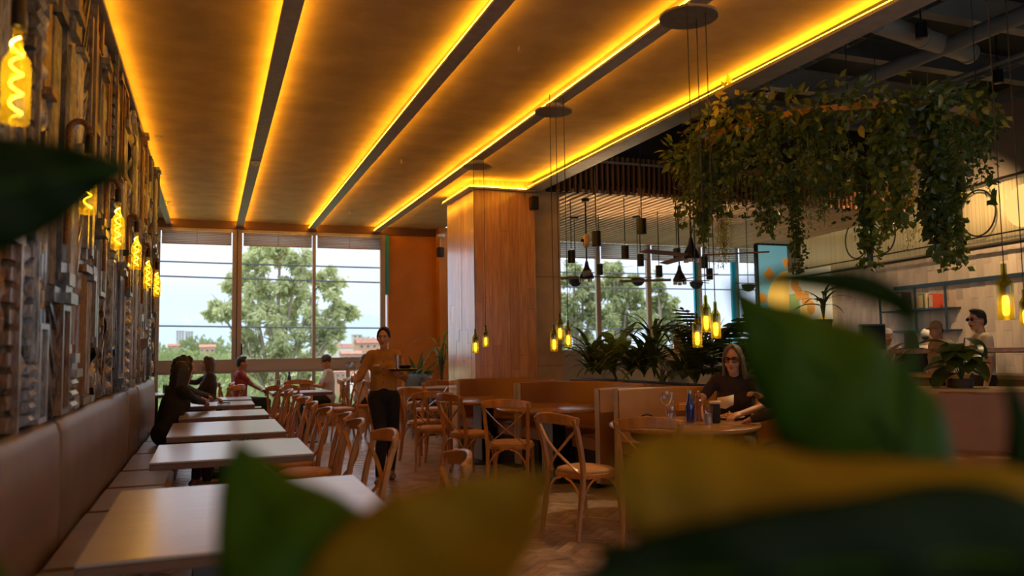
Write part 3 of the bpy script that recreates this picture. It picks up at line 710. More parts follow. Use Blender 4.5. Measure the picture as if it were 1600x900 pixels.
for x, y_, rz, lb in ((2.52, 9.75, -50, 'leftmost chair of the booth row, seen side on near the oak column'), (2.42, 8.92, -20, 'chair with a wide curved rail before the first round table'), (2.62, 8.22, -70, 'narrow looking chair between the first and second round table'),
    (2.70, 7.18, -30, 'chair with a full X back before the second round table'), (2.62, 5.42, -72, 'tall looking chair nearest the herringbone aisle, its back edge on'), (2.92, 4.95, -35, 'chair at the left of the table with the drinks'), (3.3, 3.72, -20, 'chair with a pale rim peeping out under the big dark leaf'), (4.4, 2.9, 150, 'shadowed chair low in the right corner')):
    chair(x, y_, rz, lb, 'wooden chairs at the booths')
# ================================================================ round tables and booths
def round_table(x, y_, label, r=.60, z=.75):
    t = thing('round_table', label, 'table', (x, y_, 0), BA, 'round booth tables')
    MB().lathe([(.01, z-.034), (r-.012, z-.034), (r-.002, z-.026), (r, z-.012), (r-.006, z-.002), (r-.012, z), (.01, z)], 64).build('tabletop', 'table_round', t, ang=50)
    m = MB(); m.cbox((0, 0, .36), (.16, .2, .68), .004); m.build('pedestal', 'black_metal', t)
    m = MB(); m.lathe([(.02, 0), (.30, 0), (.30, .012), (.28, .02), (.02, .024)], 40); m.build('base_plate', 'black_metal', t)
    m = MB(); m.span((-.088, -.104, .03), (-.08, .104, .70)); m.build('pedestal_face', 'pale_steel', t); return t
TAB = [(3.12, 9.22), (3.36, 7.66), (3.55, 5.5)]
for (x, y_), lb in zip(TAB, ('round table nearest the oak column', 'middle round table with an orange sheen', 'round table set with drinks before the woman with glasses')): round_table(x, y_, lb)
def booth(x, y_, label, hw=.86, dep=.98, rot=BA):
    t = thing('booth_seat', label, 'booth', (x, y_, 0), rot, 'curved leather booths')
    def path(off, n=14):
        w, d = hw-off, dep-off; r = min(.62, w*.8); P = [(.02, w), (d-r, w)]
        for i in range(1, n): a = PI/2-PI/2*i/n; P.append((d-r+r*math.cos(a), w-r+r*math.sin(a)))
        P.append((d, w-r)); P += [(p[0], -p[1]) for p in reversed(P)]; return P
    def sweep(o0, o1, z0, z1, name, mt, rnd=.02):
        A, Bp = path(o0), path(o1); n = len(A); m = MB(); vs = []; fs = []
        for (ax, ay), (bx_, by_) in zip(A, Bp):
            a, b = V((ax, ay, 0)), V((bx_, by_, 0)); k = rnd/max((b-a).length, .001)
            for q, z in ((0, z0), (0, z1-rnd), (k, z1), (1-k, z1), (1, z1-rnd), (1, z0)): p = a.lerp(b, q); vs.append((p.x, p.y, z))
        for i in range(n-1):
            for k in range(6): fs.append((i*6+k, i*6+(k+1) % 6, (i+1)*6+(k+1) % 6, (i+1)*6+k))
        fs.append(tuple(range(6))[::-1]); fs.append(tuple((n-1)*6+k for k in range(6))); m.add(vs, fs); return m.build(name, mt, t, ang=45)
    sweep(0, .085, .05, .965, 'booth_back', 'leather_brown'); sweep(.086, .50, .36, .475, 'seat_cushion', 'leather_brown', .035); sweep(.086, .44, .0, .36, 'seat_base', 'black_void', .005)
    for s in (-1, 1): MB().tube([(.016, s*(hw-.043), .06), (.016, s*(hw-.043), .96)], .026, 8).build('end_piping', 'piping', t)
    return t
for (x, y_), lb in zip(TAB, ('booth by the oak column, behind the first round table', 'brown booth around the middle round table', 'booth in which the woman with glasses sits')): booth(*((x+.02, y_+.03) if y_ > 6 else (3.76, 5.72)), lb, hw=.80 if y_ > 6 else 1.10, dep=.87 if y_ > 9 else .98)
a = atd(1385, 640, 6.75); b = atd(1660, 640, 6.3)
t = thing('banquette', 'brown leather bench at the right, its back below the yellow ledge', 'bench', (a.x, a.y, 0), math.atan2(b.y-a.y, b.x-a.x))
Lb = math.hypot(b.x-a.x, b.y-a.y)
m = MB(); m.cbox((Lb/2, .05, .50), (Lb, .10, .90), .02); m.build('back_panel', 'leather_brown', t)
m = MB(); m.cbox((Lb/2, -.26, .42), (Lb, .52, .12), .03); m.build('seat_cushion', 'leather_brown', t, bevel=.01)
MB().span((0, -.48, 0), (Lb, 0, .36)).build('seat_base', 'black_void', t); MB().tube([(0, -.01, .06), (0, -.01, .95)], .02, 8).build('end_piping', 'piping', t)
mat('ledge_wood', (.52, .33, .13), rough=.4, col2=(.42, .25, .09), nscale=5, stretch=(1, 8, 4))
t2 = thing('planter_ledge', 'pale wooden ledge behind the right bench, with a handrail on posts', 'ledge', (a.x, a.y, 0), math.atan2(b.y-a.y, b.x-a.x))
MB().span((-.1, .105, 0), (Lb+1, .55, .93)).build('ledge_body', 'slat_dark', t2); MB().cbox((Lb/2+.4, .33, .95), (Lb+1, .47, .04), .006).build('ledge_top', 'ledge_wood', t2)
MB().cbox((Lb/2+.45, .50, 1.285), (Lb+.7, .06, .045), .01).build('handrail', 'chair_wood', t2)
for k in range(4): MB().cbox((.55+k*.78, .50, 1.12), (.045, .045, .30), .004).build('rail_post', 'chair_wood', t2)
# ================================================================ people
mat('skin_light', (.55, .30, .18), rough=.5, sss=.08); mat('skin_mid', (.43, .215, .12), rough=.5, sss=.08)
mat('hair_black', (.010, .008, .007), rough=.42, col2=(.025, .018, .014), nscale=30, stretch=(8, 8, .6), bump=.4, bscale=60, bstretch=(6, 6, .5))
mat('hair_brown', (.045, .021, .010), rough=.42, col2=(.10, .05, .024), nscale=20, stretch=(8, 8, .6), bump=.4, bscale=60, bstretch=(6, 6, .5))
mat('hair_ash', (.10, .062, .036), rough=.45, col2=(.19, .13, .085), nscale=20, stretch=(8, 8, .6), bump=.3, bscale=60, bstretch=(6, 6, .5))
mat('lip', (.36, .10, .075), rough=.4); mat('eye_white', (.62, .58, .52), rough=.25); mat('eye_dark', (.012, .008, .006), rough=.15); mat('brow', (.03, .017, .01), rough=.8)
def cloth(n, c, k=.8, r=.85, b=.25): mat(n, c, rough=r, col2=tuple(q*k for q in c), nscale=6, bump=b, bscale=14)
cloth('cloth_mustard', (.47, .235, .05)); cloth('cloth_black', (.008, .008, .009)); cloth('cloth_charcoal', (.022, .02, .02)); cloth('cloth_denim', (.022, .03, .05))
cloth('cloth_red', (.36, .055, .065)); cloth('cloth_white', (.62, .60, .58)); cloth('cloth_grey', (.26, .23, .21)); cloth('cloth_plum', (.030, .014, .020)); cloth('cloth_cream', (.80, .70, .52)); cloth('cloth_tan', (.40, .29, .15)); cloth('cloth_dark', (.04, .022, .022))
cloth('shoe_black', (.012, .011, .010), r=.4, b=.05); cloth('shoe_tan', (.25, .14, .07), r=.5, b=.05); cloth('hairnet', (.78, .74, .68))
def capsule(m, a, b, r1, r2, n=12):
    a, b = V(a), V(b); d = b-a; L = max(d.length, 1e-4)
    prof = [(r1*math.cos(t), r1*math.sin(t)) for t in [-PI/2+.001+i*(PI/2)/4 for i in range(5)]]+[(r2*math.cos(t), L+r2*math.sin(t)) for t in [i*(PI/2)/4 for i in range(4)]]+[(.0005, L+r2)]
    q = V((0, 0, 1)).rotation_difference(d.normalized() if d.length > 1e-6 else V((0, 0, 1)))
    m.lathe(prof, n, Matrix.Translation(a) @ q.to_matrix().to_4x4())
DG = lambda: bpy.context.evaluated_depsgraph_get()
def fuse(m, name, mt, parent, voxel, smooth=4, ang=180):
    """join overlapping volumes into one continuous skin"""
    me = bpy.data.meshes.new('t'); me.from_pydata(m.v, [], m.f); o = bpy.data.objects.new('t', me); COL.objects.link(o)
    r = o.modifiers.new('r', 'REMESH'); r.mode = 'VOXEL'; r.voxel_size = voxel
    if smooth: s = o.modifiers.new('s', 'SMOOTH'); s.factor = .5; s.iterations = smooth
    nm = bpy.data.meshes.new_from_object(o.evaluated_get(DG())); nm.name = name
    bpy.data.objects.remove(o); bpy.data.meshes.remove(me)
    nm.materials.clear(); nm.materials.append(MATS[mt]); nm.shade_smooth()
    ob = bpy.data.objects.new(name, nm); COL.objects.link(ob); ob.parent = parent; return ob
def ik(s, w, l1, l2, pole):
    s, w, pole = V(s), V(w), V(pole); d = w-s; L = d.length
    if L > (l1+l2)*.995: w = s+d.normalized()*(l1+l2)*.995; d = w-s; L = d.length
    a = (l1*l1-l2*l2+L*L)/(2*L); h = math.sqrt(max(l1*l1-a*a, 0)); n = d.normalized(); p = (pole-pole.dot(n)*n)
    p = p.normalized() if p.length > 1e-4 else V((0, 0, -1)); return s+n*a+p*h, w
def hand(m, W, d, n, side, curl=30, sc=1.0):
    d = V(d).normalized(); n = (V(n)-V(n).dot(d)*d).normalized(); s = d.cross(n)*side
    Rm = Matrix((s, d, n)).transposed()
    m.ball(V(W)+d*.045*sc, (.038*sc, .05*sc, .017*sc), 6, 10, Rm)
    capsule(m, V(W)-d*.01, V(W)+d*.03*sc, .025*sc, .026*sc, 8)
    for i, (o, L) in enumerate(((.030, .068), (.011, .080), (-.009, .075), (-.028, .058))):
        p = V(W)+d*.080*sc+s*o*sc; a = R(curl)*.5
        for k, f in enumerate((.45, .32, .25)):
            q = p+(d*math.cos(a)+n*math.sin(a))*L*f*sc; capsule(m, p, q, (.0095-.001*k)*sc, (.0088-.001*k)*sc, 7); p = q; a += R(curl)
    p = V(W)+d*.022*sc+s*.030*sc; q = p+(d*.55+s*.7+n*.25).normalized()*.04*sc; capsule(m, p, q, .0125*sc, .0105*sc, 7)
    capsule(m, q, q+(d*.85+s*.2+n*.4).normalized()*.032*sc, .0103*sc, .009*sc, 7)
def person(label, loc, face, sit=None, sc=1.0, skin='skin_light', top=('cloth_white', 'short'), bottom='cloth_black', shoes='shoe_black', hair=('short', 'hair_black'),
           look=(0, 0), wr={}, pole={}, lean=0, over={}, voxel=.009, curl=35, hdir={}, hn={}, facial=True, group=None, fem=False):
    """face: heading in degrees, 0 = towards +Y, counter-clockwise. sit: seat height or None. wr/over are world points."""
    t = thing('person', label, 'person', loc, 0, group); base = V(loc); Rz = Matrix.Rotation(R(face), 3, 'Z'); Rinv = Rz.transposed()
    def w2l(p): return Rinv @ (V(p)-base)
    if sit is None:
        J = dict(pelvis=(0, 0, .93), chest=(0, 0, 1.22), neck=(0, -.005, 1.42), head=(0, .03, 1.565), sh_r=(.163, -.01, 1.37), sh_l=(-.163, -.01, 1.37), hip_r=(.085, 0, .90), hip_l=(-.085, 0, .90),
                 kn_r=(.09, .02, .50), kn_l=(-.09, .02, .50), an_r=(.09, -.02, .085), an_l=(-.09, -.02, .085), wr_r=(.26, .06, .87), wr_l=(-.26, .06, .87))
        J = {k: V(v)*sc for k, v in J.items()}
    else:
        h = sit
        J = dict(pelvis=(0, 0, .11), chest=(0, .0, .39), neck=(0, .0, .585), head=(0, .035, .73), sh_r=(.168, 0, .545), sh_l=(-.168, 0, .545), hip_r=(.085, .03, .085), hip_l=(-.085, .03, .085),
                 kn_r=(.10, .43, .075), kn_l=(-.10, .43, .075), wr_r=(.16, .34, .30), wr_l=(-.16, .34, .30))
        J = {k: V(v)*sc+V((0, 0, h)) for k, v in J.items()}
        J['an_r'] = V((.10*sc, .40*sc, .085)); J['an_l'] = V((-.10*sc, .38*sc, .085))
    if fem:
        for k in ('sh_r', 'sh_l'): J[k].x *= .9
    if lean:
        piv = J['pelvis'].copy(); Rl = Matrix.Rotation(R(-lean), 3, 'X')
        for k in ('chest', 'neck', 'head', 'sh_r', 'sh_l', 'wr_r', 'wr_l'): J[k] = piv+Rl @ (J[k]-piv)
        J['head'] = J['neck']+V((0, .05, .145))*sc
    for k, v in wr.items(): J['wr_'+k] = w2l(v)
    for k, v in over.items(): J[k] = w2l(v) if len(v) == 3 else J[k]
    for s, sg in (('r', 1), ('l', -1)):
        J['el_'+s], J['wr_'+s] = ik(J['sh_'+s], J['wr_'+s], .275*sc, .245*sc, V(pole.get(s, (sg*.5, -.6, -1))))
    P = {k: Rz @ v for k, v in J.items()}          # relative to root
    RH = Rz @ Matrix.Rotation(R(look[0]), 3, 'Z') @ Matrix.Rotation(R(look[1]), 3, 'X')
    Hc = P['head']; hs = .88*sc
    def H(x, y, z): return Hc+RH @ (V((x, y, z))*hs)
    sp = [P['pelvis'], P['pelvis'].lerp(P['chest'], .5), P['chest'], P['chest'].lerp(P['neck'], .55)]
    def torso(m, g, low=True, neck=True):
        for i, (c, rr) in enumerate(zip(sp, ((.160, .115, .115), (.138, .100, .14), (.158, .112, .15), (.150, .095, .10)) if not fem else ((.158, .112, .115), (.118, .088, .14), (.140, .100, .14), (.135, .085, .10)))):
            if i == 0 and not low: continue
            m.ball(c, tuple(q*sc+g for q in rr), 10, 16, Rz)
        capsule(m, P['sh_r'].lerp(P['sh_l'], .05), P['sh_l'].lerp(P['sh_r'], .05), .050*sc+g, .050*sc+g)
        for s_ in (-1, 1): capsule(m, (sp[0] if low else P['pelvis'].lerp(P['chest'], .22))+Rz @ V((s_*.045*sc, 0, 0)), sp[2]+Rz @ V((s_*.05*sc, 0, 0)), (.086 if fem else .095)*sc+g, (.088 if fem else .10)*sc+g)
        if fem:
            for s_ in (-1, 1): m.ball(P['chest']+Rz @ V((s_*.066*sc, .072*sc, .01*sc)), tuple(.058*sc+g for _ in range(3)), 8, 12)
        if neck: m.ball(P['neck']-V((0, 0, .045*sc)), ((.10*sc+g), (.07*sc+g), .055*sc+g), 8, 12, Rz)
    def arm(m, s, g, f=1.0, fore=True):
        e_ = P['sh_'+s].lerp(P['el_'+s], f); capsule(m, P['sh_'+s], e_, (.042 if fem else .047)*sc+g, (.036 if fem else .041)*sc+g)
        if fore: capsule(m, P['el_'+s], P['wr_'+s], (.036 if fem else .041)*sc+g, (.024 if fem else .027)*sc+g)
    def legs(m, g):
        for s in 'rl':
            capsule(m, P['hip_'+s], P['kn_'+s], .086*sc+g, .058*sc+g); k2 = P['kn_'+s].lerp(P['an_'+s], .3)
            capsule(m, P['kn_'+s], k2, .056*sc+g, .056*sc+g); capsule(m, k2, P['an_'+s], .055*sc+g, .036*sc+g)
    def feet(m, g, which='rl'):
        for s in which:
            a = P['an_'+s]; fw = Rz @ V((.15*(1 if s == 'r' else -1), 1, 0)).normalized(); fl = V((a.x, a.y, .038))
            capsule(m, fl-fw*.035*sc, fl+fw*.13*sc, .036*sc+g, .028*sc+g); capsule(m, a, fl, .036*sc+g, .036*sc+g)
    # body
    m = MB(); torso(m, -.008); legs(m, -.008)
    for s, sg in (('r', 1), ('l', -1)):
        arm(m, s, -.003); fd = (P['wr_'+s]-P['el_'+s]).normalized(); d = Rz @ V(hdir[s]) if s in hdir else fd
        n_ = Rz @ V(hn[s]) if s in hn else (Rz @ V((0, 0, -1)) if abs(fd.z) < .75 else Rz @ V((-sg, .2, 0)))
        hand(m, P['wr_'+s], d, n_, sg, curl, sc*.98)
    feet(m, -.004)
    capsule(m, P['neck']-V((0, 0, .03)), Hc+RH @ V((0, -.02, -.06))*hs, .050*sc*(.86 if fem else 1), .048*sc*(.86 if fem else 1))
    for c, rr in (((0, -.012, .03), (.077, .096, .095)), ((0, .025, -.025), (.063, .078, .095)), ((0, .035, -.085), (.049, .058, .042)), ((0, .068, -.112), (.024, .024, .018)), ((.036, .062, -.04), (.028, .03, .03)), ((-.036, .062, -.04), (.028, .03, .03)), ((.078, -.005, -.015), (.011, .026, .034)), ((-.078, -.005, -.015), (.011, .026, .034)), ((0, .088, .032), (.045, .018, .014))):
        m.ball(H(*c), tuple(q*hs for q in rr), 9, 14, RH)
    capsule(m, H(0, .098, .012), H(0, .114, -.034), .0085*hs, .0145*hs, 8)
    fuse(m, 'body', skin, t, voxel, 3)
    # clothes
    m = MB(); torso(m, .012 if sit is None else .018, low=sit is not None, neck=not (fem and top[1] == 'short'))
    for s in 'rl': arm(m, s, .010, 1.0 if top[1] == 'long' else .62, top[1] == 'long')
    sh = fuse(m, 'top', top[0], t, max(voxel, .009), 9)
    m = MB(); legs(m, .010); m.ball(P['pelvis']+V((0, 0, .0 if sit is None else -.02)), tuple(q*sc for q in (((.162, .124, .125) if fem else (.176, .132, .125)) if sit is None else (.155, .114, .10))), 9, 14, Rz)
    fuse(m, 'trousers', bottom, t, max(voxel, .01), 5)
    for s in 'rl': m = MB(); feet(m, .008, s); fuse(m, 'shoe', shoes, t, .009, 2)
    # hair
    st, hm = hair; m = MB()
    def cap(k=1.07): m.ball(H(0, -.020, .042), tuple(q*hs*k for q in (.079, .092, .090)), 10, 16, RH)
    if st == 'bun':
        m.ball(H(0, -.027, .048), tuple(q*hs for q in (.081, .093, .089)), 10, 16, RH)
        for s_ in (-1, 1):
            Q = [H(0, .052, .118), H(s_*.036, .060, .098), H(s_*.062, .050, .062), H(s_*.074, .024, .015), H(s_*.076, -.01, -.01)]
            for q0, q1 in zip(Q[:-1], Q[1:]): capsule(m, q0, q1, .014*hs, .013*hs)
        m.ball(H(0, -.125, .03), tuple(.038*hs for _ in range(3)), 7, 10); m.ball(H(.066, -.03, .03), (.016*hs, .05*hs, .05*hs), 7, 10, RH); m.ball(H(-.066, -.03, .03), (.016*hs, .05*hs, .05*hs), 7, 10, RH)
    elif st == 'short': cap(1.06); m.ball(H(0, -.07, -.01), (.066*hs, .05*hs, .07*hs), 8, 12, RH); m.ball(H(0, .03, .112), (.062*hs, .06*hs, .028*hs), 8, 12, RH)
    elif st == 'crop_curly':
        cap(1.08); rr = random.Random(4)
        for _ in range(60):
            a, b = rr.uniform(0, 2*PI), rr.uniform(-.1, 1.3); p = V((math.cos(a)*math.cos(b)*.082, math.sin(a)*math.cos(b)*.094-.02, math.sin(b)*.093+.045))
            m.ball(H(*p), .022*hs, 5, 7)
    elif st in ('long', 'curly', 'ponytail'):
        m.ball(H(0, -.034, .050), tuple(q*hs for q in (.083, .092, .090)), 10, 16, RH); 
        for s_ in (-1, 1):
            Q = [H(s_*.010, .030, .128), H(s_*.040, .062, .100), H(s_*.068, .052, .055), H(s_*.082, .022, -.03), H(s_*.086, .0, -.12)]
            for q0, q1, r0, r1 in zip(Q[:-1], Q[1:], (.020, .018, .017, .016), (.018, .017, .016, .017)): capsule(m, q0, q1, r0*hs, r1*hs)
        if st == 'ponytail': capsule(m, H(0, -.10, .03), H(0, -.13, -.25), .045*hs, .02*hs)
        else:
            for x, y_, r1, r2, zl in ((-.062, -.045, .035, .030, -.30), (.062, -.045, .035, .030, -.30), (0, -.08, .055, .050, -.33), (-.04, -.075, .045, .035, -.34), (.04, -.075, .045, .035, -.34), (-.077, .0, .018, .016, -.26), (.077, .0, .018, .016, -.26)):
                k1 = H(x, y_, .02); k2 = H(x*1.18, y_-.01, -.13); k3 = H(x*1.45, y_-.015, zl); capsule(m, k1, k2, r1*hs, r1*hs*1.05); capsule(m, k2, k3, r1*hs*1.05, r2*hs)
        if st == 'curly':
            rr = random.Random(8)
            m.ball(H(0, -.055, .03), (.098*hs, .10*hs, .105*hs), 10, 16, RH); m.ball(H(0, -.075, -.10), (.10*hs, .075*hs, .13*hs), 10, 16, RH)
            for _ in range(320):
                a = rr.uniform(0, 2*PI); b = math.asin(rr.uniform(-.3, 1))
                p = V((math.cos(a)*math.cos(b)*.10, math.sin(a)*math.cos(b)*.105-.05, math.sin(b)*.11+.03-rr.uniform(0, .22)*(math.sin(a) < .2)))
                if p.y > .05 and p.z < .07: continue
                m.ball(H(*p), rr.uniform(.012, .019)*hs, 5, 7)
    elif st == 'cap':
        m.ball(H(0, -.015, .045), (.084*hs, .10*hs, .092*hs), 10, 16, RH)
        m.ball(H(0, .10, .052), (.07*hs, .065*hs, .010*hs), 8, 14, RH)
    elif st == 'net':
        m.ball(H(0, -.025, .045), (.092*hs, .11*hs, .098*hs), 10, 16, RH); m.tube([H(.085*math.cos(a), -.01+.105*math.sin(a), .03-.03*math.sin(a)*-1) for a in [2*PI*i/18 for i in range(19)]], .008*hs, 6)
    ho = fuse(m, {'cap': 'cap', 'net': 'hair_net'}.get(st, 'hair'), hm, t, max(.007, voxel*.8), 2)
    if st in ('cap', 'net'):
        m = MB(); m.ball(H(0, -.06, -.02), (.064*hs, .05*hs, .06*hs), 8, 12, RH); fuse(m, 'hair', 'hair_black', t, .009, 1)
    if facial:
        for s in (-1, 1):
            m = MB(); m.ball(H(s*.030, .0855, .004), (.0145*hs, .011*hs, .0085*hs), 8, 12, RH); e_ = m.build('eye', 'eye_white', t)
            m = MB(); m.ball(H(s*.030, .0935, .004), (.0072*hs, .0045*hs, .0072*hs), 7, 10, RH); m.build('iris', 'eye_dark', e_)
            m = MB(); m.tube([H(s*.014, .1015, .026), H(s*.030, .102, .031), H(s*.048, .088, .025)], (.0024 if fem else .0036)*hs, 6); m.build('eyebrow', 'brow', t)
            m = MB(); m.tube([H(s*.015, .095, .008), H(s*.030, .0975, .0135), H(s*.046, .087, .007)], .0022*hs, 5); m.build('eyelashes', 'brow', t)
        m = MB(); m.ball(H(0, .0975, -.066), (.022*hs, .008*hs, .0055*hs), 7, 12, RH); m.ball(H(0, .0965, -.076), (.018*hs, .009*hs, .0065*hs), 7, 12, RH); m.build('lips', 'lip', t)
    t['_H'] = 0; del t['_H']
    return t, P, H, RH, hs, sh
# --- waitress
WL = (1.71, 8.31, 0); wf = 168
gl = atd(557, 593, 8.02); tr = atd(624, 587, 8.02)
t, P, H, RH, hs, sh = person('waitress in a mustard shirt walking with a tray of glasses', WL, wf, sc=.955, skin='skin_light', top=('cloth_mustard', 'long'), bottom='cloth_black', shoes='shoe_tan', hair=('bun', 'hair_black'),
    look=(-8, -3), wr={'r': gl, 'l': tr}, pole={'r': (.45, -.4, -1), 'l': (-.5, -.3, -1)}, over={'an_r': (1.63, 8.15, .085), 'kn_r': (1.65, 8.13, .47), 'an_l': (1.82, 8.48, .10), 'kn_l': (1.80, 8.30, .47)}, voxel=.006, curl=38, fem=True,
    hdir={'r': (.5, .75, .05), 'l': (.25, .9, .15)}, hn={'r': (-.6, .3, 0), 'l': (0, 0, 1)})
Rf = Matrix.Rotation(R(wf), 3, 'Z')
def onp(x, y, z): return Rf @ V((x, y, z))
m = MB()
for s in (-1, 1): m.bar([onp(s*.066, -.02, 1.362), onp(s*.054, .050, 1.352), onp(s*.018, .090, 1.295)], .012, .035, up=onp(0, 1, .6))
m.build('collar', 'cloth_mustard', sh, bevel=.004)
m = MB()
for z in (1.24, 1.17, 1.10, 1.03): m.ball(onp(0, .112+(.012 if z > 1.12 else 0), z), .006, 5, 8)
m.build('buttons', 'cloth_charcoal', sh)
m = MB(); m.cbox(onp(.070, .134, 1.205), (.062, .006, .018), .002, Euler((0, 0, R(wf+6)))); m.build('name_badge', 'white_plastic', sh)
# --- two women in black on the bench
la = atd(318, 630, 9.6)
person('woman with straight black hair in a black sweater, reaching over the table', (-.40, 8.55, 0), -62, sit=.47, sc=.97, top=('cloth_black', 'long'), bottom='cloth_denim', shoes='shoe_tan', hair=('long', 'hair_black'), look=(6, -6), lean=16, wr={'l': (.08, 9.45, .80), 'r': (.0, 9.1, .80)}, voxel=.008, curl=30, fem=True)
person('woman with curly black hair behind the one in the black sweater', (-.40, 9.38, 0), -85, sit=.47, sc=1.02, top=('cloth_charcoal', 'long'), bottom='cloth_black', hair=('curly', 'hair_black'), look=(0, -5), lean=12, wr={'l': (.12, 9.95, .80), 'r': (.06, 9.82, .81)}, voxel=.009, fem=True)
# --- diners by the window
a = atd(283, 596, 12.3)
person('woman with long brown hair in a dark jacket, lifting a hand by the window', (.0, 13.0, 0), 92, sit=.47, sc=.97, top=('cloth_dark', 'long'), bottom='cloth_charcoal', hair=('long', 'hair_brown'), look=(0, 8), wr={'r': (a.x, a.y, a.z), 'l': (-.36, 12.95, .79)}, voxel=.010, fem=True)
person('man in a red shirt sitting with folded arms at the window', (.46, 13.62, 0), -88, sit=.47, sc=.96, skin='skin_mid', top=('cloth_red', 'short'), bottom='cloth_denim', hair=('short', 'hair_black'), look=(0, 0), wr={'r': (.80, 13.74, .74), 'l': (.80, 13.5, .72)}, voxel=.010)
person('short haired woman in a white shirt looking down at the window table', (1.86, 13.6, 0), 90, sit=.47, sc=.95, skin='skin_mid', top=('cloth_white', 'short'), bottom='cloth_charcoal', hair=('crop_curly', 'hair_brown'), look=(0, -22), wr={'r': (1.52, 13.7, .80), 'l': (1.52, 13.5, .80)}, voxel=.010, fem=True)
person('seated diner in white, half hidden behind the waitress arm', (2.32, 13.1, 0), -90, sit=.47, sc=.97, skin='skin_mid', top=('cloth_white', 'short'), bottom='cloth_charcoal', hair=('short', 'hair_brown'), look=(0, -15), lean=4, voxel=.010)
# --- woman with glasses in the booth
g = atd(1147, 560, 7.0); hd = atd(1105, 634, 6.15); h2 = atd(1150, 640, 6.0)
gx, gy = g.x, g.y
t, P, H, RH, hs, sh = person('woman with glasses and a dark blouse eating in the booth', (gx, gy, 0), 140, sit=.475, sc=1.06, top=('cloth_plum', 'short'), bottom='cloth_black', hair=('long', 'hair_ash'), look=(-8, -4), lean=10,
    wr={'r': atd(1100, 646, 6.55), 'l': atd(1156, 647, 6.5)}, pole={'r': (1, -.2, -.5), 'l': (-1, -.2, -.5)}, voxel=.006, curl=42, fem=True)
mat('glasses', (.05, .018, .014), rough=.2); thin_glass('lens', (.75, .62, .62), refl=.12)
m = MB(); ln = MB()
for s in (-1, 1):
    ring = [H(s*.034+.030*math.cos(a)*(1+.08*math.cos(2*a)), .112-.010*abs(math.cos(a)), .002+.024*math.sin(a)) for a in [2*PI*i/20 for i in range(21)]]
    m.tube(ring, .0042*hs, 6); ln.add(ring[:-1], [tuple(range(20))]); m.tube([H(s*.064, .105, .012), H(s*.080, .02, .010), H(s*.080, -.01, .0)], .0036*hs, 6)
m.tube([H(-.006, .113, .006), H(0, .116, .010), H(.006, .113, .006)], .004*hs, 6)
go = m.build('glasses', 'glasses', t); ln.build('lenses', 'lens', go)
mat('gold', (.75, .42, .12), rough=.25, metal=1)
m = MB(); m.tube([H(.084+.0, -.005+.014*math.cos(a), -.062+.018*math.sin(a)) for a in [2*PI*i/14 for i in range(15)]], .005*hs, 6); m.build('hoop_earring', 'gold', t)
# --- companion whose arms reach in from the right
c = atd(1225, 640, 6.0)
person('diner in dark clothes right of the woman with glasses, mostly hidden by the leaf', (4.47, 4.90, 0), 62, sit=.465, sc=1.03, skin='skin_mid', top=('cloth_dark', 'long'), bottom='cloth_charcoal', hair=('short', 'hair_black'), look=(0, -8), lean=15,
    wr={'r': atd(1190, 622, 6.2), 'l': atd(1176, 655, 6.2)}, voxel=.008, curl=40)
# --- person with a cap behind the planter
c = atd(1058, 540, 10.2); person('person in a tan cap and pale shirt beyond the planter leaves', (c.x, c.y, 0), 160, sc=.90, skin='skin_mid', top=('cloth_cream', 'short'), bottom='cloth_charcoal', hair=('cap', 'cloth_tan'), look=(20, -25), lean=6, voxel=.012)
# --- people at the counter on the right
def standing(px, ptop, D, ztop_ref, **k):
    a = atd(px, ptop, D); return (a.x, a.y, 0), a.z/1.71
for (px, pt, D, lb, kw) in (
    (1530, 478, 8.6, 'man with black hair and sunglasses in a cream shirt, standing at the rail', dict(face=55, skin='skin_light', top=('cloth_cream', 'short'), hair=('short', 'hair_black'), look=(28, 0), voxel=.008)),
    (1465, 497, 9.6, 'person in a tan baseball cap, half behind the broad leaf plant', dict(face=70, top=('cloth_tan', 'short'), hair=('cap', 'cloth_tan'), look=(20, -15), voxel=.010)),
    (1385, 510, 11.2, 'kitchen worker with a white head cover facing the room, at the left', dict(face=150, top=('cloth_white', 'short'), hair=('net', 'hairnet'), look=(0, -8), voxel=.011)),
    (1423, 513, 10.4, 'person with long brown hair seen from behind at the counter', dict(face=-30, top=('cloth_dark', 'long'), hair=('long', 'hair_brown'), look=(0, 0), voxel=.011)),
    (1446, 511, 11.4, 'kitchen worker with a white hair net turned away', dict(face=-70, top=('cloth_white', 'short'), hair=('net', 'hairnet'), look=(0, -10), voxel=.011))):
    a = atd(px, pt, D); s_ = a.z/1.715
    t, P, H, RH, hs, sh = person(lb, (a.x, a.y, 0), sc=s_, bottom='cloth_charcoal', facial=D < 9, **kw)
    if D < 9:
        m = MB()
        for s in (-1, 1): m.ball(H(s*.034, .106, .006), (.027*hs, .006*hs, .020*hs), 7, 12, RH); m.tube([H(s*.060, .10, .012), H(s*.082, .02, .010), H(s*.082, -.02, .004)], .004*hs, 6)
        m.tube([H(-.012, .11, .01), H(.012, .11, .01)], .004*hs, 6); m.build('sunglasses', 'eye_dark', t)
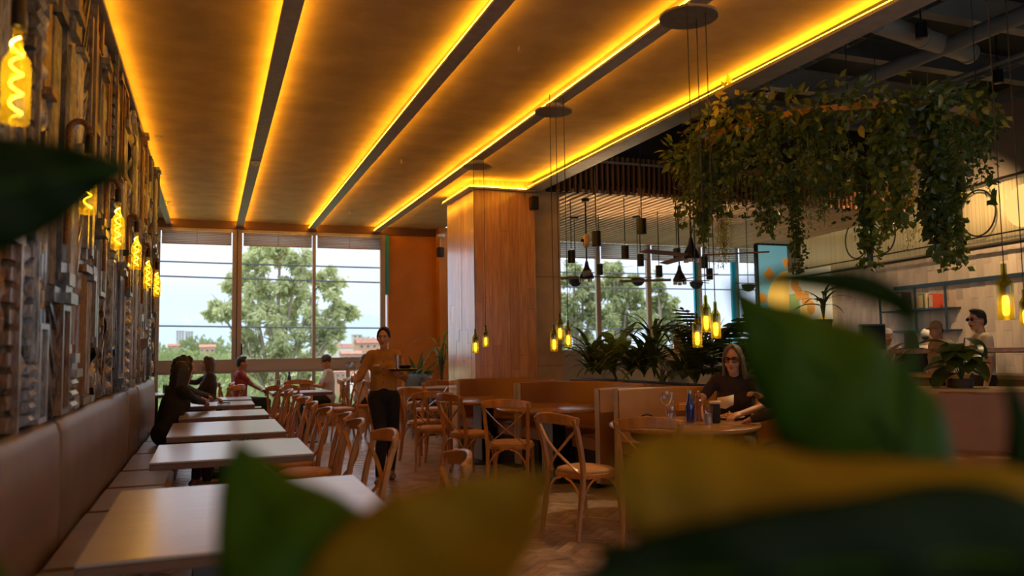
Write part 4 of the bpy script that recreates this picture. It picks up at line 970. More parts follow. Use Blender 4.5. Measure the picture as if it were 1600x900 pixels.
# ================================================================ things on tables and in hands
thin_glass('clear_glass', (.95, .95, .95), refl=.10); thin_glass('blue_glass', (.03, .10, .55), refl=.10); thin_glass('green_glass', (.12, .22, .03), refl=.08)
mat('blue_solid', (.012, .03, .22), rough=.12, coat=.5); mat('cap_silver', (.6, .52, .45), rough=.3, metal=.8); mat('mill_wood', (.30, .11, .035), rough=.3, coat=.3)
mat('paper', (.70, .52, .30), rough=.8); mat('plate_white', (.75, .70, .62), rough=.25); mat('food_gold', (.70, .36, .05), rough=.6, col2=(.45, .18, .03), nscale=30, bump=.6, bscale=60); mat('sauce_red', (.42, .05, .015), rough=.4)
mat('teal_cloth', (.03, .20, .20), rough=.8, bump=.4, bscale=20); mat('menu_wood', (.36, .17, .08), rough=.5); mat('water', (.45, .42, .36), rough=.08); mat('jacket_blue', (.12, .19, .32), rough=.8, bump=.5, bscale=12); mat('bag_dark', (.02, .015, .014), rough=.7)
def on(px, py, z=.75): p = atz(px, py, z); return (p.x, p.y, z)
def wine_glass(loc, label, h=.21, r=.042, liquid=None):
    t = thing('wine_glass', label, 'glass', loc)
    MB().lathe([(r*.85, 0), (r*.8, .004), (.005, .010), (.004, h*.42), (.008, h*.46), (r*.75, h*.56), (r, h*.74), (r*.86, h)], 24, cap=False).build('bowl_and_stem', 'clear_glass', t, ang=60)
    if liquid: MB().lathe([(.006, h*.475), (r*.72, h*.565), (r*.94, h*.70), (.004, h*.70)], 20).build('drink', liquid, t)
    return t
def bottle(loc, label, mt, h=.26, r=.034, cap='cap_silver'):
    t = thing('bottle', label, 'bottle', loc)
    MB().lathe([(r*.9, 0), (r, .006), (r, h*.52), (r*.8, h*.62), (r*.42, h*.82), (r*.40, h*.93), (.006, h*.93)], 24).build('bottle_body', mt, t, ang=50)
    MB().lathe([(r*.46, h*.88), (r*.47, h*.995), (r*.4, h), (.003, h)], 18).build('bottle_cap', cap, t); return t
def tumbler(loc, label, h=.13, r=.036, drink='water', fill=.6):
    t = thing('tumbler', label, 'glass', loc); MB().lathe([(.003, .004), (r*.86, .002), (r, h), (r*.95, h), (r*.82, .008), (.003, .008)], 22, cap=False).build('glass_wall', 'clear_glass', t, ang=50)
    MB().lathe([(.003, .010), (r*.81, .010), (r*(.81+.12*fill), h*fill), (.003, h*fill)], 20).build('drink', drink, t); return t
wine_glass(on(1041, 655), 'large stemmed water glass on the round table at the left', .235, .052)
bottle(on(1050, 659), 'clear bottle with a dark label beside the stemmed glass', 'clear_glass', .235, .031, 'cap_silver')
bottle(on(1079, 660), 'dark blue bottle with a silver cap on the round table', 'blue_solid', .26, .036)
p = on(1092, 658); t = thing('pepper_mill', 'turned brown wooden pepper mill on the round table', 'mill', p)
MB().lathe([(.028, 0), (.029, .01), (.024, .04), (.020, .09), (.026, .14), (.027, .165), (.018, .175), (.022, .195), (.024, .21), (.016, .228), (.003, .232)], 20).build('mill_body', 'mill_wood', t)
MB().ball((0, 0, .238), .009, 6, 10).build('mill_knob', 'gold', t)
tumbler(on(1107, 663), 'clear tumbler of water in front of the woman with glasses', .145, .038)
p = on(1118, 661); t = thing('condiment_jar', 'tall dark jar with a cream lid behind the tumbler', 'jar', p); MB().cbox((0, 0, .075), (.065, .065, .15), .01).build('jar_body', 'bag_dark', t); MB().cbox((0, 0, .163), (.07, .07, .022), .005).build('jar_lid', 'paper', t)
def plate(p, label, r=.12, seed=1):
    t = thing('plate', label, 'plate', p); MB().lathe([(.01, .002), (r*.6, .002), (r*.65, .008), (r, .02), (r*.99, .024), (r*.62, .012), (.01, .009)], 32).build('plate_dish', 'plate_white', t)
    rr = random.Random(seed); f = MB()
    for _ in range(46):
        a, q = rr.uniform(0, 2*PI), rr.uniform(0, r*.62); f.box((q*math.cos(a), q*math.sin(a), .018+rr.uniform(0, .035)*(1-q/r)), (.06, .009, .009), Euler((rr.uniform(-.5, .5), rr.uniform(-.4, .4), rr.uniform(0, 3))))
    o = f.build('fries', 'food_gold', t, smooth=False, kind='stuff'); return t
p = on(1141, 655); plate(p, 'plate of golden fries in front of the woman with glasses', .12, 2); plate(on(1195, 652), 'plate of food at the dark clothed companion', .11, 5)
p = on(1066, 641); t = thing('sauce_box', 'low wooden box of sachets at the back of the round table', 'box', p); MB().cbox((0, 0, .03), (.12, .08, .06), .004).build('box_body', 'food_gold', t); MB().cbox((0, 0, .065), (.10, .05, .012), .003).build('sachets', 'sauce_red', t)
p = atd(1132, 627, 6.6); t = thing('menu_sheet', 'folded cream paper held upright by the woman with glasses', 'paper', p, R(-20)); m = MB(); m.add([(-.07, 0, -.05), (.0, -.03, -.06), (.075, .0, -.03), (.08, .0, .055), (.0, -.03, .04), (-.06, .0, .03)], [(0,1,4,5), (1,2,3,4)]); m.build('paper_fold', 'paper', t, solid=.002)
p = atd(1010, 643, 7.3); t = thing('handbag', 'dark bag lying on the booth seat behind the round table', 'bag', (p.x, p.y, .478)); m = MB(); m.ball((0, 0, .10), (.17, .10, .10), 8, 14); m.build('bag_body', 'bag_dark', t); MB().tube([(.1*math.cos(a), 0, .16+.10*math.sin(a)) for a in [PI*i/10 for i in range(11)]], .008, 6).build('bag_handle', 'bag_dark', t)
# window table
for px, f in ((457, 0),):
    bottle((1.22, 13.52, .75), 'bright blue bottle on the window table', 'blue_solid', .27, .036, 'blue_solid')
tumbler((1.05, 13.55, .75), 'green tinted tumbler beside the bright blue bottle', .15, .04, 'cloth_tan', .9); wine_glass((.92, 13.5, .75), 'clear stemmed glass on the window table near the man in red', .2, .04)
t = thing('menu_holder', 'brown wooden block on the window table by the short haired woman', 'menu holder', (1.46, 13.45, .75)); MB().cbox((0, 0, .065), (.17, .04, .13), .004).build('holder_block', 'menu_wood', t); MB().span((-.075, -.0215, .03), (.075, -.0195, .11)).build('holder_card', 'slat_dark', t)
t = thing('folded_cloth', 'small teal cloth lying on a bench row table', 'cloth', (.16, 10.0, .75)); m = MB(); m.grid(lambda u, v: V(((u-.5)*.14, (v-.5)*.12, .012+.02*abs(noise.noise((u*4, v*4, 2))))), 8, 8); m.build('cloth_sheet', 'teal_cloth', t, solid=.006)
tumbler((-.62, 13.0, .75), 'tumbler of green juice before the long haired woman', .14, .038, 'green_glass', .9)
t = thing('folded_jacket', 'blue denim jacket hung over a chair rail by the orange wall', 'jacket', (3.3, 13.36, 0)); m = MB(); m.grid(lambda u, v: V(((u-.5)*.36, .05*math.cos(v*PI)+.03*noise.noise((u*3, v*3, 1)), .66+.26*math.sin(v*PI))), 12, 12); m.build('jacket_cloth', 'jacket_blue', t, solid=.02)
# tray in the waitress hand, with glasses
c = atd(629, 579, 7.95); tz = c.z; t = thing('serving_tray', 'round black tray carried on the hand of the waitress', 'tray', (c.x, c.y, tz)); MB().lathe([(.005, 0), (.14, 0), (.15, .018), (.145, .018), (.136, .005), (.005, .005)], 36).build('tray_dish', 'black_metal', t); MB().tube([(.147*math.cos(a), .147*math.sin(a), .018) for a in [2*PI*i/36 for i in range(37)]], .003, 6, False).build('tray_rim', 'cap_silver', t)
tumbler((c.x-.045, c.y-.01, tz+.006), 'tall empty glass standing on the black tray', .15, .035, 'water', .1)
t = thing('bowl', 'small black bowl on the black tray', 'bowl', (c.x+.03, c.y+.02, tz+.006)); MB().lathe([(.03, 0), (.055, .02), (.062, .045), (.058, .045), (.03, .008), (.003, .008)], 24, cap=False).build('bowl_body', 'black_metal', t); MB().lathe([(.004, .03), (.054, .03), (.004, .036)], 20).build('bowl_content', 'bag_dark', t)
c = atd(549, 593, 7.98); wine_glass((c.x, c.y, c.z-.055), 'big empty wine glass held by the waitress', .24, .055)
# ================================================================ speakers, detectors, canopies
def speaker(loc, rz, label):
    t = thing('wall_speaker', label, 'speaker', loc, rz); MB().cbox((0, 0, 0), (.11, .11, .19), .012).build('speaker_box', 'black_metal', t); MB().cbox((0, -.057, 0), (.095, .006, .175), .004).build('grille', 'cloth_charcoal', t); MB().tube([(0, .05, .02), (0, .12, .02)], .012, 8).build('bracket', 'black_metal', t); return t
c = aty(831, 320, CY0); speaker((c.x-.02, CY0-.125, c.z), 0, 'black loudspeaker high on the oak column')
c = aty(688, 394, YB-.45); speaker((c.x, YB-.45, c.z), R(20), 'black loudspeaker on the orange wall in the far corner')
t = thing('wall_sensor', 'small white sensor box above the corner loudspeaker', 'sensor', (c.x+.02, YB-.40, 3.48)); MB().cbox((0, 0, 0), (.14, .12, .06), .012).build('sensor_body', 'white_plastic', t); MB().tube([(0, 0, -.03), (0, 0, -.3)], .005, 6).build('sensor_cable', 'white_plastic', t)
def detector(p, label, sc=1, mt='white_plastic'):
    t = thing('smoke_detector', label, 'detector', p); MB().lathe([(.055*sc, 0), (.055*sc, -.012), (.05*sc, -.018)], 20).build('detector_base', mt, t); MB().lathe([(.044*sc, -.018), (.044*sc, -.032), (.03*sc, -.042), (.004, -.044)], 18).build('detector_cap', mt, t)
def sprinkler(p, label):
    t = thing('sprinkler_head', label, 'sprinkler', p); MB().lathe([(.05, 0), (.048, -.006), (.012, -.010)], 18).build('sprinkler_plate', 'canopy_paint', t); m = MB(); m.tube([(0, 0, -.005), (0, 0, -.05)], .009, 8); m.lathe([(.022, -.05), (.022, -.054)], 12); m.build('sprinkler_nozzle', 'cap_silver', t)
c = atz(400, 253, ZB); detector((.466, c.y, ZB-.001), 'round detector under the second ceiling beam')
for px, py, lb in ((248, 214, 'sprinkler head by the carved wall, nearest in the left ceiling bay'), (262, 316, 'sprinkler head deep in the left ceiling bay'), (811, 72, 'sprinkler head between the middle and right ceiling beams'), (627, 249, 'sprinkler head in the third ceiling bay'), (546, 330, 'sprinkler head over the waitress near the window')):
    c = atz(px, py, ZC-.005); sprinkler((c.x, c.y, ZC+.004), lb)
for px, py, lb in ((1202, 147, 'white detector under the dark hall ceiling by the edge beam'), (1450, 143, 'amber lit detector under the dark hall ceiling')):
    c = atz(px, py, 4.45); detector((c.x, c.y, c.z), lb, 1.3); MB().tube([(0, 0, 0), (0, 0, .5)], .01, 6).build('detector_drop', 'dark_steel', bpy.data.objects[[o.name for o in bpy.data.objects if o.get('label') == lb][0]])
mat('orange_tag', (.8, .22, .03), rough=.5)
# ================================================================ hall lights and fans
emat('downlight', (1, .72, .38), 6); emat('added_uplight', (1, .68, .36), 420)
def can(px, py, D, label, top=SZ):
    p = atd(px, py, D); t = thing('can_pendant', label, 'pendant lamp', (p.x, p.y, p.z), 0, 'black can pendants of the hall')
    MB().lathe([(.05, 0), (.055, .004), (.055, .185), (.05, .185), (.05, .14), (.008, .14)], 18).build('can_shade', 'black_metal', t); MB().lathe([(.003, .004), (.045, .004)], 16).build('lamp_face', 'downlight', t, smooth=False)
    MB().lathe([(.003, .145), (.046, .145)], 14).build('added_upper_glow', 'added_uplight', t, smooth=False); MB().tube([(0, 0, .175), (0, 0, top-p.z)], .0075, 6).build('rod', 'black_metal', t)  # glowing disc added inside the can to light the slat ceiling
for px, py, D, lb in ((893, 411, 11.6, 'black can pendant nearest the concrete column'), (932, 385, 9.6, 'high black can pendant left of the mullion'), (977, 404, 11.4, 'black can pendant hanging over the second window bay'), (1003, 366, 9.3, 'biggest and highest black can pendant'), (1001, 416, 12.3, 'small can pendant just under the big one'), (1030, 433, 12.6, 'lowest can pendant over the third bay'), (1058, 408, 11.6, 'can pendant left of the green willow strand'), (937, 430, 12.8, 'small can pendant against the second mullion'), (1101, 419, 12.4, 'can pendant under the hanging ivy'), (1109, 437, 12.9, 'lowest can pendant right of the cyan strip')):
    can(px, py, D, lb, 3.98 if D < 9.8 else SZ)
def fan(px, py, D, rz, label):
    p = atd(px, py, D); t = thing('ceiling_fan', label, 'fan', (p.x, p.y, p.z), R(rz), 'black ceiling fans')
    MB().lathe([(.03, -.06), (.10, -.05), (.105, -.02), (.075, .04), (.035, .12), (.02, .20)], 20).build('motor', 'black_metal', t); MB().tube([(0, 0, .18), (0, 0, SZ-p.z)], .012, 8).build('down_rod', 'black_metal', t); MB().lathe([(.05, SZ-p.z-.05), (.06, SZ-p.z-.005)], 14).build('ceiling_cup', 'black_metal', t)
    for k in range(3):
        a = 2*PI*k/3; m = MB(); m.box((.52, 0, -.02), (.78, .12, .012), Euler((R(10), 0, 0))); o = m.build('blade', 'slat_dark', t, bevel=.004); o.rotation_euler = (0, 0, a)
    for k in range(3):
        a = 2*PI*k/3+.5; MB().lathe([(.03, -.10), (.034, -.06)], 10, Matrix.Translation((.08*math.cos(a), .08*math.sin(a), 0))).build('lamp_cup', 'cap_silver', t)
fan(917, 430, 11.4, 4, 'left ceiling fan near the concrete column'); fan(1062, 435, 12.2, 30, 'middle ceiling fan before the cyan strip'); fan(1080, 397, 9.7, 80, 'nearest ceiling fan, beside the hanging willow strand')
def dome(px, py, D, label):
    p = atd(px, py, D); t = thing('dome_pendant', label, 'pendant lamp', (p.x, p.y, p.z), 0, 'dome pendants by the hall window')
    MB().lathe([(.003, -.12), (.06, -.105), (.10, -.06), (.115, 0), (.11, .006), (.02, .01)], 22).build('dome_shade', 'blue_steel', t); m = MB(); m.tube([(-.26, 0, .02), (.26, 0, .03)], .009, 6); m.build('cross_arm', 'dark_steel', t); MB().tube([(0, 0, 0), (0, 0, SZ-p.z)], .006, 6).build('rod', 'black_metal', t); MB().lathe([(.07, SZ-p.z-.03), (.07, SZ-p.z-.003)], 16).build('ceiling_cup', 'black_metal', t)
for px, py, D, lb in ((899, 437, 13.1, 'blue dome pendant nearest the concrete column'), (997, 436, 13.1, 'blue dome pendant in the middle of the hall window'), (1088, 441, 13.3, 'blue dome pendant behind the bottle cluster'), (1169, 445, 13.3, 'dome pendant behind the leaf tip')): dome(px, py, D, lb)
c = atd(882, 375, 10.6); t = thing('wall_lamp', 'small cream lamp on the concrete column', 'lamp', (4.68, c.y, c.z)); MB().ball((.05, 0, 0), (.05, .06, .10), 8, 12).build('lamp_shade', 'paper', t); MB().span((-.02, -.02, -.02), (.03, .02, .02)).build('lamp_arm', 'black_metal', t)
# ================================================================ mural, lit panel, shelf on the right wall
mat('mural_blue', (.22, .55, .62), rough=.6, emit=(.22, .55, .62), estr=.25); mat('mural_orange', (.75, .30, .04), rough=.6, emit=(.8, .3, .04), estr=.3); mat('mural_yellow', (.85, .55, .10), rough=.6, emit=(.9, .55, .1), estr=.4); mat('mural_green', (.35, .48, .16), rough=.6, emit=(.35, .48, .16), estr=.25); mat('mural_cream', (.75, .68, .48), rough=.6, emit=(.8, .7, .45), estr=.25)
a = aty(1186, 470, YB-.9); b = aty(1300, 470, YB-.9); x0, x1 = a.x, b.x; zt0 = aty(1240, 385, YB-.9).z; y0 = YB-.9
t = thing('sun_mural', 'backlit mural of an orange sun on a blue ground', 'mural', ((x0+x1)/2, y0, 1.0)); w = x1-x0; h = zt0-1.0
MB().span((-w/2, 0, 0), (w/2, .06, h)).build('mural_board', 'mural_blue', t); m = MB(); r = w*.42; C0 = V((-w*.05, -.012, h*.52))
m.add([C0]+[C0+V((r*.8*math.cos(2*PI*i/28), 0, r*.8*math.sin(2*PI*i/28))) for i in range(28)], [(0, 1+(i+1) % 28, 1+i) for i in range(28)]); m.build('sun_disc', 'mural_yellow', t, solid=.01)
m = MB()
for k in range(9):
    a_ = 2*PI*k/9+.3; d = V((math.cos(a_), 0, math.sin(a_))); p = C0+d*r*.85; q = C0+d*min(r*1.35, h*.47, w*.47); s_ = V((-d.z, 0, d.x))*r*.10; m.add([p-s_, p+s_, q+s_*1.6, q-s_*1.6], [(0, 1, 2, 3)])
m.build('sun_rays', 'mural_orange', t, solid=.01)
MB().span((-w/2-.03, -.03, h), (w/2+.03, .07, h+.04)).build('mural_frame', 'black_metal', t); MB().span((-w/2-.04, -.03, 0), (-w/2, .07, h)).build('mural_side', 'black_metal', t)
zz = T @ V((5.25, .06, 0)); ang = math.atan2(Pd.y, Pd.x)
t = thing('fruit_panel', 'bright panel of painted oranges on the tiled wall', 'panel', (zz.x, zz.y, 1.5), ang); MB().span((-.75, 0, 0), (.75, .05, 1.35)).build('panel_board', 'mural_cream', t)
rr = random.Random(2)
for k in range(7): m = MB(); m.ball((rr.uniform(-.55, .55), .05, rr.uniform(.2, 1.15)), (.15, .02, .15), 8, 16); m.build('painted_fruit', 'mural_yellow' if k % 2 else 'mural_orange', t)
MB().span((.35, .05, .0), (.75, .055, .9)).build('painted_leaf', 'mural_green', t)
def wallp(px, py): # point on right wall plane
    r = ray(px, py); n = Pn; k = (P0-CP).dot(n)/r.dot(n); return CP+r*k
def wloc(px, py): return T.inverted() @ wallp(px, py)
q0 = wloc(1400, 450); q1 = wloc(1600, 430)
t = thing('wall_shelf', 'dark blue steel wall shelf holding a few books', 'shelf', T @ V((0, .0, 0)), ang)
MB().span((q1.x-.6, .01, 2.24), (q0.x, .05, 2.30)).build('shelf_rail', 'blue_steel', t); s0 = wloc(1500, 445).x; s1 = wloc(1395, 445).x
for z in (1.86, 1.52): MB().span((s0, .0, z), (s1, .28, z+.025)).build('shelf_board', 'blue_steel', t)
for x in (s0, (s0+s1)/2-.1, s1): MB().span((x-.012, .25, 1.50), (x+.012, .28, 2.24)).build('shelf_upright', 'blue_steel', t)
for nm_, c in (('book_green', (.03, .22, .09)), ('book_red', (.55, .07, .03)), ('book_cream', (.6, .5, .35)), ('book_dark', (.05, .035, .03))): mat(nm_, c, rough=.5)
for dx, mt, wd, hh, lb in ((.52, 'book_green', .14, .24, 'thick green book on the blue wall shelf'), (.28, 'book_red', .10, .23, 'red book beside the green one on the shelf'), (.40, 'book_cream', .04, .24, 'thin cream book between the green and red books'), (1.05, 'book_dark', .16, .30, 'dark framed picture leaning on the blue wall shelf')):
    p = T @ V((s0+dx+.1, .13, 1.885)); t = thing('book' if 'book' in lb.split('on')[0] else 'picture_frame', lb, 'book' if 'book' in lb.split(' on')[0] else 'picture', p, ang); MB().cbox((0, 0, hh/2), (wd, .18, hh), .004).build('cover', mt, t); MB().span((-wd*.4, .0905, .02), (wd*.4, .094, hh-.02)).build('pages', 'paper' if mt != 'book_dark' else 'book_cream', t)
# mezzanine rail with a dark post, hoops and glowing ribbed glass
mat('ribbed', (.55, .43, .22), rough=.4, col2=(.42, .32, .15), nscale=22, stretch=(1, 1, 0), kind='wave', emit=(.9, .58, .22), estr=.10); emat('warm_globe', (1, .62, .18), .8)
mz = sroot('trim_9', 'glazed mezzanine band with iron hoops over the tiled wall')
MB().add([(-2, .02, 2.78), (5.6, .02, 2.78), (5.6, .02, 3.65), (-2, .02, 3.65)], [(0,1,2,3)], T).build('ribbed_glass', 'ribbed', mz, solid=.02)
for z in (2.72, 2.88, 3.66): 
    A, B2 = T @ V((-2, .10, z)), T @ V((5.6, .10, z)); MB().tube([A, B2], .022 if z != 2.88 else .012, 8).build('iron_rail', 'black_metal', mz)
for x in (1.0, 3.2): MB().add([(x-.06, .08, 2.7), (x+.06, .08, 2.7), (x+.06, .12, 2.7), (x-.06, .12, 2.7), (x-.06, .08, 3.6), (x+.06, .08, 3.6), (x+.06, .12, 3.6), (x-.06, .12, 3.6)], [(3,2,1,0),(4,5,6,7),(0,1,5,4),(1,2,6,5),(2,3,7,6),(3,0,4,7)], T).build('iron_post', 'black_metal', mz); 
for x in (.62, 1.38, 2.82, 3.58): MB().tube([T @ V((x+.34*math.cos(a), .10, 3.24+.34*math.sin(a))) for a in [2*PI*i/28 for i in range(29)]], .013, 6, False).build('iron_hoop', 'black_metal', mz)
for x in (-.15,): m = MB(); m.ball(T @ V((x, .03, 3.22)), (.34, .05, .30), 10, 22, T.to_3x3()); m.build('globe_lamp', 'warm_globe', mz)
# kitchen screen, coffee machine block
c = atd(1362, 505, 10.2); t = thing('counter_screen', 'grey screen standing on the kitchen counter', 'screen', (c.x, c.y, .98), ang-PI/2); MB().cbox((0, 0, .45), (.36, .06, .34), .01).build('screen_case', 'dark_steel', t); MB().span((-.16, -.034, .30), (.16, -.031, .60)).build('screen_face', 'blue_steel', t); MB().span((-.05, -.02, 0), (.05, .02, .24)).build('screen_stand', 'black_metal', t)
c1 = atd(1360, 560, 9.9); c2 = atd(1640, 560, 8.4)
t = thing('service_counter', 'long service counter before the tiled wall', 'counter', ((c1.x+c2.x)/2, (c1.y+c2.y)/2, 0), math.atan2(c2.y-c1.y, c2.x-c1.x)); Lc = (c2-c1).length
MB().span((-Lc/2, .25, 0), (Lc/2, .8, .93)).build('counter_body', 'slat_dark', t); MB().cbox((0, .5, .955), (Lc+.1, .66, .05), .008).build('counter_top', 'ledge_wood', t)

# track spots over the counter; those over booth and right bench are added fill
def spot(px, py, z, tx, ty, tz, label, power=90, ang=70):
    p = atz(px, py, z); t = thing('track_spot', label, 'spotlight', (p.x, p.y, z), 0, 'black track spots of the dark hall')
    MB().lathe([(.05, 0), (.055, .004), (.055, .15), (.02, .165)], 18).build('spot_can', 'black_metal', t); MB().lathe([(.003, .01), (.046, .01)], 16).build('lamp_face', 'downlight', t, smooth=False); MB().tube([(0, 0, .16), (0, 0, 4.95-z)], .008, 6).build('rod', 'black_metal', t)
    L = bpy.data.lights.new('spot', 'SPOT'); L.energy = power; L.color = (1, .66, .34); L.spot_size = R(ang); L.spot_blend = .6; L.shadow_soft_size = .05
    o = bpy.data.objects.new('spot_lamp', L); COL.objects.link(o); o.parent = t; o.location = (0, 0, -.02); o.rotation_euler = (V((tx, ty, tz))-V((p.x, p.y, z))).to_track_quat('-Z', 'Y').to_euler()
w0 = wallp(1560, 420); w1_ = wallp(1420, 420)
spot(1510, 215, 4.0, w1_.x, w1_.y, 1.9, 'black track spot hanging above the right side of the plant ring', 260, 95)
spot(1588, 300, 3.6, w0.x, w0.y, 1.8, 'lit track spot by the right picture edge', 200, 95)
spot(1440, 60, 4.3, 4.3, 5.6, .7, 'added fill spot high over the booth of the woman with glasses', 300, 46)
spot(1560, 130, 4.3, 6.5, 5.2, .9, 'added fill spot high over the right bench', 120, 70)
# ================================================================ plants
leaf_mat('leaf_dark', (.028, .055, .012), (.06, .10, .022), trans=.2); leaf_mat('leaf_mid', (.06, .10, .018), (.12, .17, .032), trans=.3); leaf_mat('leaf_bright', (.12, .24, .03), (.20, .34, .05), trans=.35); leaf_mat('leaf_yellow', (.26, .26, .035), (.40, .36, .06), trans=.35)  # the yellow holds painted amber light on the ring, and pale strands
leaf_mat('leaf_varieg', (.10, .12, .025), (.40, .32, .09), trans=.25, nscale=30); leaf_mat('leaf_red', (.045, .018, .014), (.08, .03, .02), trans=.2); mat('stem_green', (.06, .08, .025), rough=.6); mat('stem_brown', (.09, .05, .025), rough=.7); mat('soil', (.03, .02, .013), rough=.95); mat('pot_dark', (.05, .04, .035), rough=.5); mat('planter_wood', (.20, .10, .04), rough=.5)
def leaf_mesh(name, mt, L, w, bend=.6, fold=.25, n=8, shape='oval', thick=0):
    """leaf growing along +Y from the origin, drooping to -Z"""
    m = MB(); y = z = 0; a = .0; vs = []
    for i in range(n+1):
        t = i/n
        hw = {'oval': math.sin(PI*min(t*.94+.06, 1))**.8, 'strap': min(1, t*6+.35)*(1-t**3)**.8, 'heart': (math.sin(PI*t**.62)**.75 if t < 1 else 0)*1.02+.02, 'lance': math.sin(PI*t**.7)}[shape]*w/2
        c = V((0, y, z)); up = V((0, math.sin(a), math.cos(a)))
        vs += [c+V((-hw, 0, 0))+up*hw*fold, c, c+V((hw, 0, 0))+up*hw*fold]
        a += bend/n; y += math.cos(a)*L/n; z -= math.sin(a)*L/n
    fs = []
    for i in range(n): k = i*3; fs += [(k, k+1, k+4, k+3), (k+1, k+2, k+5, k+4)]
    m.add(vs, fs); return m.mesh(name, mt, ang=180)
def monstera_mesh(mt, L=.42, w=.36):
    m = MB(); n = 7
    def mid(t): a = .7*t; return V((0, L*t, -.18*L*t*t*2))
    for s in (-1, 1):
        for i in range(n):
            t0, t1 = i/n, (i+.78)/n; tm = (t0+t1)/2; hw = math.sin(PI*(tm*.85+.12))*w/2
            p0, p1 = mid(t0), mid(t1); o = V((s*hw, L*.13, -hw*.35))
            m.add([p0, p1, p1+o*.6, p0+o*.6, (p0+p1)/2+o*1.05+V((0, L*.03, -.02)), ], [(0, 1, 2, 3), (3, 2, 4)] if s > 0 else [(3, 2, 1, 0), (4, 2, 3)])
    m.tube([mid(i/8) for i in range(9)], .004, 5); return m.mesh('leaf', mt, ang=180)
LM = {}
for k, a in dict(strap=('leaf_mid', .55, .045, 1.5, .3, 9, 'strap'), strapd=('leaf_dark', .50, .05, 1.2, .3, 9, 'strap'), sword=('leaf_dark', .55, .07, .15, .25, 7, 'lance'), paddle=('leaf_bright', .30, .13, .4, .2, 8, 'oval'), heart=('leaf_mid', .22, .16, .9, .2, 8, 'heart'), heartd=('leaf_dark', .26, .2, 1.0, .2, 8, 'heart'), lance=('leaf_mid', .36, .06, .9, .25, 8, 'lance'), red=('leaf_red', .4, .07, .7, .25, 8, 'lance'), frond=('leaf_bright', .3, .03, .8, .25, 7, 'lance'), varieg=('leaf_varieg', .11, .055, .5, .2, 5, 'oval'), bright=('leaf_yellow', .09, .05, .5, .2, 5, 'oval')).items(): LM[k] = leaf_mesh('leaf', *a)
LM['monstera'] = monstera_mesh('leaf_dark')
def plant(name, label, loc, kind, n, h0=.05, h1=.35, up=(.35, 1.2), sc=(.8, 1.2), seed=0, pot=.10, group='plants in the booth planter', cat='plant', stems=True, potted=True):
    rr = random.Random(seed); t = thing(name, label, cat, loc, 0, group); kinds = kind if isinstance(kind, (list, tuple)) else [kind]
    if potted: MB().lathe([(pot*.8, -.02), (pot, .07), (pot*.9, .075), (.01, .07)], 16).build('pot', 'pot_dark', t)
    for i in range(n):
        a = i*2.399+rr.uniform(-.3, .3); el = rr.uniform(*up); hz = rr.uniform(h0, h1); rad = rr.uniform(.0, .04)+.12*(hz-h0)
        p = V((rad*math.cos(a), rad*math.sin(a), hz))
        o = link(LM[rr.choice(kinds)], 'leaf', t, p, (Euler((el, 0, a-PI/2))), rr.uniform(*sc))
        if stems and hz > .1:
            MB().tube([(0, 0, .05), p*.5+V((0, 0, .03)), p], .005, 5).build('stem', 'stem_green', t)
    return t
A0, A1 = V((4.80, 9.75, .93)), V((5.02, 6.2, .93))
t = thing('planter_box', 'long wooden planter running behind the booths', 'planter', (0, 0, 0)); dr = (A1-A0).normalized(); nr = V((-dr.y, dr.x, 0))
m = MB(); q = [A0-dr*.2-nr*.17, A1+dr*.2-nr*.17, A1+dr*.2+nr*.17, A0-dr*.2+nr*.17]; m.add([(p.x, p.y, 0) for p in q]+[(p.x, p.y, .93) for p in q], [(3,2,1,0),(4,5,6,7),(0,1,5,4),(1,2,6,5),(2,3,7,6),(3,0,4,7)]); m.build('planter_body', 'planter_wood', t, bevel=.006)
m = MB(); q = [A0-dr*.17-nr*.14, A1+dr*.17-nr*.14, A1+dr*.17+nr*.14, A0-dr*.17+nr*.14]; m.add([(p.x, p.y, .937) for p in q], [(0, 3, 2, 1)]); m.build('planter_soil', 'soil', t)
def pl(f, dz=.0): p = A0.lerp(A1, f); return (p.x, p.y, .94+dz)
PK = [('strap_leaf_plant', 'bushy dark strap leaved plant against the concrete column', .03, ['strapd', 'lance'], 22, .05, .35, (.5, 1.35), (.9, 1.2)), ('strap_leaf_plant', 'second strap leaved plant from the concrete column', .09, ['strapd', 'strap'], 20, .05, .3, (.4, 1.3), (.8, 1.1)),
 ('paddle_leaf_plant', 'plant with one upright bright green paddle leaf', .19, ['paddle', 'heart'], 14, .1, .42, (.4, 1.3), (.8, 1.35)), ('spider_plant', 'drooping narrow leaved plant left of the long stems', .30, ['strap'], 30, .08, .25, (.5, 1.2), (.7, 1.0)), ('spider_plant', 'narrow leaved plant in the middle of the planter', .38, ['strap', 'strapd'], 28, .08, .3, (.5, 1.3), (.8, 1.15)),
 ('dracaena', 'tall dracaena with spiky crown in the middle of the planter', .44, ['strapd', 'strap'], 24, .15, .55, (.4, 1.35), (.8, 1.1)), ('dracaena', 'dracaena with arching leaves beside the capped person', .60, ['strapd'], 9, .05, .2, (.4, 1.3), (.9, 1.2)), ('sword_plant', 'stiff upright sword leaved plant near the bottle cluster', .66, ['sword'], 12, .0, .1, (1.2, 1.5), (.8, 1.15)),
 ('monstera', 'monstera with big split leaves below the bottle cluster', .74, ['monstera'], 13, .15, .5, (.0, .9), (.9, 1.4)), ('monstera', 'smaller monstera behind the woman with glasses', .86, ['monstera', 'heartd'], 12, .1, .4, (.1, 1.0), (.8, 1.1)), ('fern_plant', 'fresh green feathery plant right of the woman with glasses', .97, ['frond', 'lance'], 34, .05, .35, (.3, 1.3), (.8, 1.2))]
for i, (nm_, lb, f, kd, n, h0, h1, up, sc) in enumerate(PK): plant(nm_, lb, pl(f), kd, int(n*1.5), h0, h1*1.15, up, (sc[0]*.95, sc[1]*1.25), seed=i+3, potted=False)
